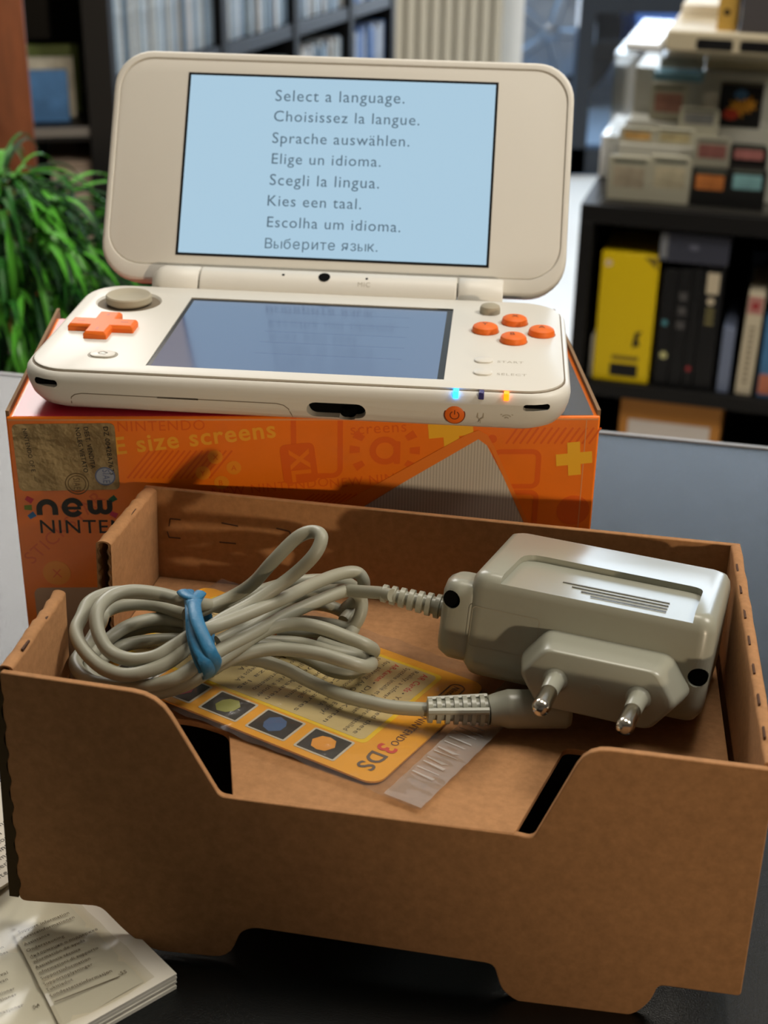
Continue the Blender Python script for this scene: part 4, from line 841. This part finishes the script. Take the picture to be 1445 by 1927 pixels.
for k in range(16):
    uu = 8 + k*2.7 + rng.uniform(-.4, .4); o_.raw(*(lambda P: (P, [(0, 1, 2, 3)]))([kd.pos(uu, 4.5, 1.15), kd.pos(uu + .7, 4.5, 1.35), kd.pos(uu + .9 + rng.uniform(-.6, .6), 10.5 + rng.uniform(-1.5, 1.5), 1.25), kd.pos(uu + .2, 10.5, 1.1)]))
obj('seal_crimp', o_, clear('crimp_film', 1.7, (235, 228, 220), .3, milk=.3), bgo)

# ================================================================== power adapter
Ad_k = 1.065
T0 = np.array([66.18, -130.69, 86.31])   # solved plug-face centre before sliding along the sight line
camO = CAM + np.array([0, 0, 13.]); camO = np.array([4.455, -393.216, 267.566])
T0 = np.array([66.05, -119.91, 85.99]); To = camO + Ad_k*(T0 - camO); To[2] -= 11.9
aF = Frame(To, rz(-.36) @ rx(-.206) @ ry(.033), Ad_k)
adp = thing('power_adapter', 'grey plug-in power adapter with two round pins and coiled cord', 'adapter', aF)
XL_, XR_, YF, YB, ZT, ZB = -34.6, 23.3, 11.1, 54.5, 18.0, -8.6
def ar_(ins, z, r=4.0): return [(a, b_, z) for a, b_ in rrect(XL_ + ins, XR_ - ins, YF + ins, YB - ins, r - ins*.5, 8)]
ab = obj('adapter_body', MB(aF).stack([ar_(4, ZB), ar_(1.6, ZB + .8), ar_(.3, ZB + 3), ar_(0, ZB + 5), ar_(0, ZT - 4), ar_(.4, ZT - 2), ar_(1.3, ZT - .6), ar_(2.8, ZT)]), grey_m, adp, angle=50)
em = aF.plane((0, YF - .05, 0), (1, 0, 0), (0, 0, 1))
tpn = aF.plane((0, 0, ZT), (1, 0, 0), (0, 1, 0)); 
def tl(px, py): q = aF.loc(tpn.p3(px, py)); return q[0], q[1]
e0, e1, e2, e3 = tl(929, 1100), tl(985, 1050), tl(1296, 1102), tl(1303, 1160)
cutr = roundpoly([(e0[0], YF - 4, 0), (e3[0] + .3, YF - 4, 0), (e3[0] + .3, e2[1], 3), (e0[0] + 1.0, e2[1] + .5, 5)])
cc_ = MB(aF).stack([[(a, b_, ZT - (1.9 if b_ < YF else 1.6)) for a, b_ in cutr], [(a, b_, ZT + 4) for a, b_ in cutr]]); 
# screw holes through the front, seat for the boss
SCR = aF.loc(em.p3(1322, 1279)); SCR[1] = YF; SCR[0] -= 1.2
cc_.lathe([(2.3, -3), (2.3, 9)], SCR, (0, 1, 0), n=20)
cut(ab, cc_, 50)
obj('screw_hole_shade', MB(aF).lathe([(2.28, 1.2), (2.28, 2.2)], SCR, (0, 1, 0), n=20), hole_m, ab)  # black disc near the mouth stands in for shade in the recess
o_ = MB(aF); g0, g1 = tl(1062, 1082), tl(1258, 1134)
for k in range(4):
    d = k*2.2; o_.box(g0[0] + k*2.6, g0[0] + 25.5, g0[1] - .5 - d - .3, g0[1] - .5 - d + .3, ZT - 1.66, ZT - 1.52)
obj('grip_groove', o_, M('groove_dark', (112, 108, 94), .5), ab)
u0 = em.uv(890, 1140); u1 = em.uv(1005, 1240)
obj('rating_outline', MB().stroke(em, rrect(u0[0], u1[0], u1[1], u0[1], 1), .22, .03, closed=True), M('grey_emboss', (152, 147, 130), .4), ab, smooth=False)
# boss (ear) with its own screw hole and cable exit
ear = MB(aF).stack([[(a, b_, z) for a, b_ in rrect(-41.5 + i, -31, YF + .8 + i, YF + 13 - i, 4.5 - i, 7)] for i, z in ((2, -5.5), (.3, -4), (0, -2), (0, 11), (.6, 13.2), (2.2, 14.2))])
eo = obj('cable_boss', ear, grey_m, adp, angle=50)
EH = aF.loc(em.p3(847, 1131)); EH[1] = YF + .8; EH[0] = min(max(EH[0], -38.6), -34)
cut(eo, MB(aF).lathe([(2.2, -3), (2.2, 8)], EH, (0, 1, 0), n=20), 50); print('EH', EH)
obj('screw_hole_shade', MB(aF).lathe([(2.19, .9), (2.19, 1.9)], EH, (0, 1, 0), n=20), hole_m, eo)  # shade of the boss hole painted as a shallow black disc
# plug block
hexa = lambda k, y: [(a*k, y, z*k) for a, z in roundpoly([(-17.6, 0, 1.6), (-12.6, 6.9, 1.8), (12.6, 6.9, 1.8), (17.6, 0, 1.6), (12.6, -6.9, 1.8), (-12.6, -6.9, 1.8)])]
pb = obj('plug_block', MB(aF).stack([hexa(1.17, 13.5), hexa(1.12, 8), hexa(1.03, 1.2), hexa(.985, .2), hexa(.95, 0)]), grey_m, adp, angle=40)
obj('block_dimple', MB(aF).lathe([(1.2, .1), (1.2, -.1), (.7, -.12)], (0, 0, 0), (0, 1, 0), n=16), M('grey_emboss', (0, 0, 0)), pb)
for sx in (-1, 1):
    d = np.array([-sx*.02, -1, 0.]); base_ = np.array([sx*9.5, 0.3, 0])
    pn = obj('pin', MB(aF).lathe([(2.0, 8.6), (2.0, 17.2), (1.8, 18.3), (1.2, 18.9), (.1, 19.1)], base_, d, n=22), chrome_m, adp, label='shiny metal plug pin')
    obj('pin_sleeve', MB(aF).lathe([(2.9, -.3), (2.9, .5), (2.35, .9), (2.2, 1.2), (1.95, 9), (1.9, 9.1)], base_, d, n=22), grey_m, pn)

# ---- cord, written as (x, y) in a close-up view and height over the tray floor
def tz(px, py, z):
    q = tF.plane((0, 0, z), (1, 0, 0), (0, 1, 0)); return q.p3(px, py)
def cc(x, y, z):
    z = max(z, -18.6 if x < 650 else -20.2)
    q = tF.loc(tz(100 + x/2.258, 960 + y/2.258, z)); q[0] = max(q[0], -80.6); return tF(q)[0]
def strand(mb, L, r=1.75): mb.tube(spline([cc(*p) for p in L], 7), r, 12)
cord = MB()
strand(cord, [(620, 430, -9), (760, 368, -7), (850, 310, -2), (930, 222, 6), (1035, 118, 13), (1105, 92, 15), (1140, 118, 15), (1105, 195, 11), (1000, 292, 4), (850, 392, -1), (700, 476, -3), (590, 566, -5), (480, 652, -8), (330, 700, -10), (220, 675, -10), (135, 600, -8), (97, 520, -6), (104, 450, -5), (155, 388, -4), (245, 353, -4), (360, 350, -4), (480, 364, -5), (570, 386, -7), (700, 404, -10), (850, 352, -11), (1000, 310, -9), (1130, 296, -9), (1230, 304, -11), (1285, 335, -15), (1296, 390, -18), (1235, 470, -21)])
strand(cord, [(1240, 420, -19), (1300, 365, -14), (1320, 310, -8), (1295, 268, -5), (1230, 268, -4), (1120, 307, -3), (980, 374, -2), (820, 442, -2), (690, 492, -2), (600, 524, -3), (520, 574, -5), (430, 624, -7), (330, 635, -8), (240, 600, -7), (192, 520, -4), (188, 432, -1), (242, 368, 0), (330, 344, 0), (450, 355, -1), (560, 384, -3), (660, 404, -8), (800, 420, -14), (1000, 402, -17), (1150, 404, -19), (1250, 444, -21), (1278, 500, -22), (1225, 555, -23)])
strand(cord, [(560, 440, -12), (420, 402, -12), (300, 404, -12), (200, 432, -13), (122, 474, -14), (86, 560, -15), (94, 650, -15), (152, 722, -15), (260, 742, -15), (400, 748, -13), (520, 716, -10), (620, 650, -8), (720, 590, -8), (850, 522, -8), (1000, 442, -8), (1150, 376, -8), (1255, 342, -9), (1306, 372, -12), (1306, 440, -16), (1265, 500, -20), (1180, 486, -22), (1050, 474, -22), (900, 500, -22)])
strand(cord, [(560, 474, -15), (440, 462, -15), (320, 492, -15), (222, 560, -16), (152, 640, -17), (172, 720, -18), (300, 758, -18), (450, 768, -17), (560, 733, -14), (660, 668, -11), (780, 588, -10), (900, 512, -9), (1020, 484, -8), (1130, 497, -8), (1250, 540, -10), (1335, 575, -12), (1362, 600, -16), (1325, 622, -20), (1250, 602, -22), (1130, 562, -22.5)])
strand(cord, [(590, 520, -19), (430, 494, -19), (300, 532, -20), (185, 600, -20.5), (135, 650, -21), (145, 716, -21.5), (240, 760, -21.5), (420, 778, -20), (560, 742, -18), (650, 690, -15), (760, 630, -13), (880, 596, -12), (1000, 592, -11.5), (1130, 611, -11.5), (1250, 645, -12), (1325, 664, -14), (1352, 650, -17), (1315, 628, -21), (1200, 606, -22.5), (1050, 566, -22.5), (900, 558, -22.5)])
strand(cord, [(580, 548, -22), (400, 556, -22.5), (285, 582, -22.5), (205, 640, -22.5), (205, 705, -22.5), (320, 740, -22), (470, 740, -21), (600, 690, -19), (720, 640, -17), (860, 636, -16.5), (980, 672, -18), (1100, 732, -20.5), (1220, 784, -22), (1340, 816, -21.8), (1450, 838, -21), (1600, 848, -20)])
strand(cord, [(700, 560, -17), (850, 480, -15), (1000, 380, -13), (1130, 348, -11), (1230, 340, -9), (1310, 346, -7), (1392, 352, -5), (1440, 362, -4)])
strand(cord, [(700, 600, -20), (900, 575, -21), (1060, 620, -22), (1180, 680, -22.5), (1270, 690, -22.5), (1330, 650, -22.5), (1290, 590, -22.5), (1150, 520, -22.5), (950, 520, -22.5)])
obj('cord', cord, cord_m, adp, angle=80)
# strain reliefs
sr = MB(); a_ = cc(1400, 352, -5); b_ = aF((-39.5, YF + 9.5, 4.2))[0]
def ribbed(mb, a, b, r0, r1, n=8):
    a, b = np.array(a), np.array(b); ax = b - a; L = np.linalg.norm(ax); pr = [(r0*.8, -.3)]
    for k in range(n):
        f = k/n; r = r0 + (r1 - r0)*f; pr += [(r, L*f), (r, L*(f + .5/n)), (r - .75, L*(f + .56/n)), (r - .75, L*(f + .95/n))]
    pr += [(r1, L), (r1*.8, L + .2)]; mb.lathe(pr, a, ax, n=18)
ribbed(sr, a_, b_, 2.4, 3.5); obj('strain_relief', sr, grey_m, adp, angle=30)
sr = MB(); a_ = tz(805, 1337, -19.9); m_ = tz(918, 1337, -19.6); e_ = tz(945, 1334, -19.4); b_ = tz(1072, 1334, -19.2)
ribbed(sr, a_, m_, 3.1, 4.0, 7)
ax_ = (m_ - a_)/np.linalg.norm(m_ - a_); sv = np.cross(ax_, np.array([0, 0, 1.])); sv /= np.linalg.norm(sv)
for k in (-1, 1): sr.tube([a_ + sv*k*2.5 + (0, 0, 1.4), m_ + sv*k*3.1 + (0, 0, 2.0)], .9, 8)
obj('strain_relief', sr, grey_m, adp, angle=30)
dc = MB(); pts_ = [m_, e_, e_ + (b_ - e_)*.25, e_ + (b_ - e_)*.8, b_]
dc.tube(spline(pts_, 5), list(np.interp(np.linspace(0, 1, 21), [0, .2, .35, .9, 1], [3.6, 4.3, 4.9, 4.9, 4.2])), 16)
obj('plug_connector', dc, grey_m, adp, angle=50)
# rubber band
bd = MB(); 
def band(L, w_=2.0): bd.tube(spline([cc(*p) for p in L], 7), w_, 10, flat=.42)
band([(560, 350, 1), (590, 380, 2), (602, 440, 1.5), (600, 500, 0), (618, 580, -2), (650, 650, -5), (665, 695, -10), (640, 705, -16)], 1.8)
band([(620, 358, 0), (600, 400, 2.4), (612, 470, 2), (640, 540, 0), (672, 610, -3), (694, 655, -7), (680, 690, -12), (650, 700, -17)], 1.7)
band([(575, 345, -3), (585, 420, 1.5), (590, 520, -1), (612, 610, -4), (640, 680, -9)], 1.5)
band([(560, 350, 1), (600, 365, -6), (640, 420, -14), (660, 520, -21), (660, 620, -22), (650, 700, -17)], 1.8)
band([(548, 345, 2), (566, 362, 2.4), (600, 372, 2.4), (628, 350, 2)], 1.5)
o_ = obj('rubber_band', bd, M('blue_rubber', (48, 116, 158), .45, .4, bump=(700, .4, .0004)), frame=Frame(cc(600, 520, -20), np.eye(3)), angle=60)
tag(o_, 'blue rubber band tied around the coiled grey cord', 'band')

# ================================================================== booklets
z5 = Plane((0, 0, 5.2), (1, 0, 0), (0, 1, 0))
def prect(pl, c, ang, x0, x1, y0, y1):   # rect in a turned frame
    c_, s_ = math.cos(ang), math.sin(ang); return [(c[0] + a*c_ - b*s_, c[1] + a*s_ + b*c_) for a, b in ((x0, y0), (x1, y0), (x1, y1), (x0, y1))]
k0 = z5.uv(333, 1829); k1 = z5.uv(171, 1920); d_ = np.array(k0) - k1; ang = math.atan2(d_[1], d_[0])
bF = Frame((k0[0], k0[1], 0), rz(ang))
bk = thing('manual_booklet', 'thick white manual open under the front corner of the cardboard tray', 'booklet', bF)
pg = MB(bF)
for k in range(9): pg.box(-150 + rng.uniform(-.4, .2), rng.uniform(-.5, 0), rng.uniform(0, .5), 120, .1 + k*.52, .1 + k*.52 + .46)
obj('page_block', pg, paper_m, bk, smooth=False)
xr = bF.loc(z5.p3(275, 1850))[0]; xs = bF.loc(z5.p3(112, 1920))[0]
sheet_ = MB(bF)
nx_ = 24; V = []; 
for j in range(13):
    for i in range(nx_ + 1):
        x = -150 + (xr + 150)*i/nx_; y = 2.5 + (62 - 2.5)*j/12; V.append((x, y, 5.0 + .22*math.sin(x*.33) + .22*math.sin(y*.42 + x*.1)))
sheet_.add(V, [(j*(nx_ + 1) + i, j*(nx_ + 1) + i + 1, (j + 1)*(nx_ + 1) + i + 1, (j + 1)*(nx_ + 1) + i) for j in range(12) for i in range(nx_)])
ps = obj('contents_page', sheet_, M('grey_page', (222, 219, 208), .5, .4), bk, angle=80)
zt5 = Plane((0, 0, 5.75), (1, 0, 0), (0, 1, 0)); o_ = MB()
g4 = lambda x, y: (x/4.014, 1640 + y/4.014)
for body, x0, y0, x1, y1 in (('Support information', 142, 470, 525, 318), ('Serviceinformationen', 163, 515, 565, 350), ('Assistance', 185, 562, 378, 480), ('Ondersteuning', 205, 608, 487, 495), ('Информация о поддержке', 228, 655, 740, 440), ('Información de ayuda', 248, 695, 645, 525), ('Assistência técnica', 270, 735, 610, 592), ('Informazioni di supporto', 290, 778, 745, 582), ('Supportinformation', 312, 820, 685, 662), ('Supportoplysninger', 333, 864, 703, 706), ('Tukitiedot', 352, 908, 553, 822), ('Kundestøtteinformasjon', 375, 952, 848, 757), ('55', 915, 780, 960, 764),
    ('tion', -40, 603, 30, 575), ('mações', -70, 665, 62, 612), ('ter', -40, 715, 8, 695), ('isnivai', -70, 820, 62, 770), ('isnivan', -70, 870, 62, 820), ('Informationer', -150, 985, 115, 890), ('Instruktioner', -140, 1035, 130, 935), ('Indikasjoner', -80, 1110, 180, 1015), ('54', 258, 1035, 303, 1015)):
    o_.ptext(zt5, body, g4(x0, y0), g4(x1, y1), h=0, bold=.012)
o_.stroke(zt5, [zt5.uv(*g4(410, 985)), zt5.uv(*g4(905, 792))], .3, 0)
obj('contents_lettering', o_, M('faded_ink', (104, 94, 78), .6), ps, smooth=False)
o_ = MB(); o_.stroke(zt5, [zt5.uv(25, 1748), zt5.uv(68, 1832), zt5.uv(114, 1925)], .9, .02); obj('fold_crease', o_, M('crease_white', (214, 210, 198), .5), ps, smooth=False)
# clear sleeve over it
V = []
for j in range(31):
    for i in range(41):
        x = -150 + (xr + 152)*i/40; y = 1 + 90*j/30; V.append((x, y, 6.3 + .5*math.sin(x*.16 + y*.2) + .35*math.sin(y*.5 - x*.23) + .25*math.sin(x*.6)*math.sin(y*.35)))
slv = MB(bF).add(V, [(j*41 + i, j*41 + i + 1, (j + 1)*41 + i + 1, (j + 1)*41 + i) for j in range(30) for i in range(40)])
tag(obj('plastic_sleeve', slv, clear('sleeve_film', 1.3, (238, 236, 228), .2, bump=(60, .5)), frame=bF, angle=80), 'clear crinkled plastic sleeve over the manual contents page', 'sleeve')
# second sheet further back
l0, l1 = z5.uv(0, 1684), z5.uv(34, 1662); d_ = np.array(l1) - l0; ang2 = math.atan2(d_[1], d_[0])
sF = Frame((l1[0], l1[1], 0), rz(ang2))
b2 = thing('leaflet', 'white leaflet dense with small print beside the tray side wall', 'leaflet', sF)
o_ = MB(sF); o_.box(-160, 22, 0, 105, 6.9, 7.4); lfp = obj('sheet', o_, paper_m, b2, smooth=False)
o_ = MB(sF); o_.box(-158, 21, 1, 104, 5.4, 6.9); obj('page_block', o_, paper_m, b2, smooth=False)
lw_ = ['elte land', 'brukerkontakt', 'an kommer', 'www.nintendo.com', 'uuttaa tietoa', 'nintendo.com', 'og oppdatering', 'en här manual', 'nasjonen kan', 'tais pelo que', 'peu mais que', 'os países em', 'manual para', 'produto está', 'esta versión', 'versione del', 'vostra regione', 'der Region', 'nuit dans', 'la guida', 'vor dem', 'more of']
sp_ = sF.plane((0, 0, 7.45), (1, 0, 0), (0, 1, 0)); o_ = MB()
for k, t_ in enumerate(lw_):
    for j in range(3): o_.text(sp_, t_, (-4.6 - 22*j - (k % 3)*1.2, 2.6 + k*2.75), size=2.5, h=.02, bold=.02 if 'nintendo' in t_ else 0)
obj('small_print', o_, M('leaflet_ink', (92, 86, 74), .6), lfp, smooth=False)
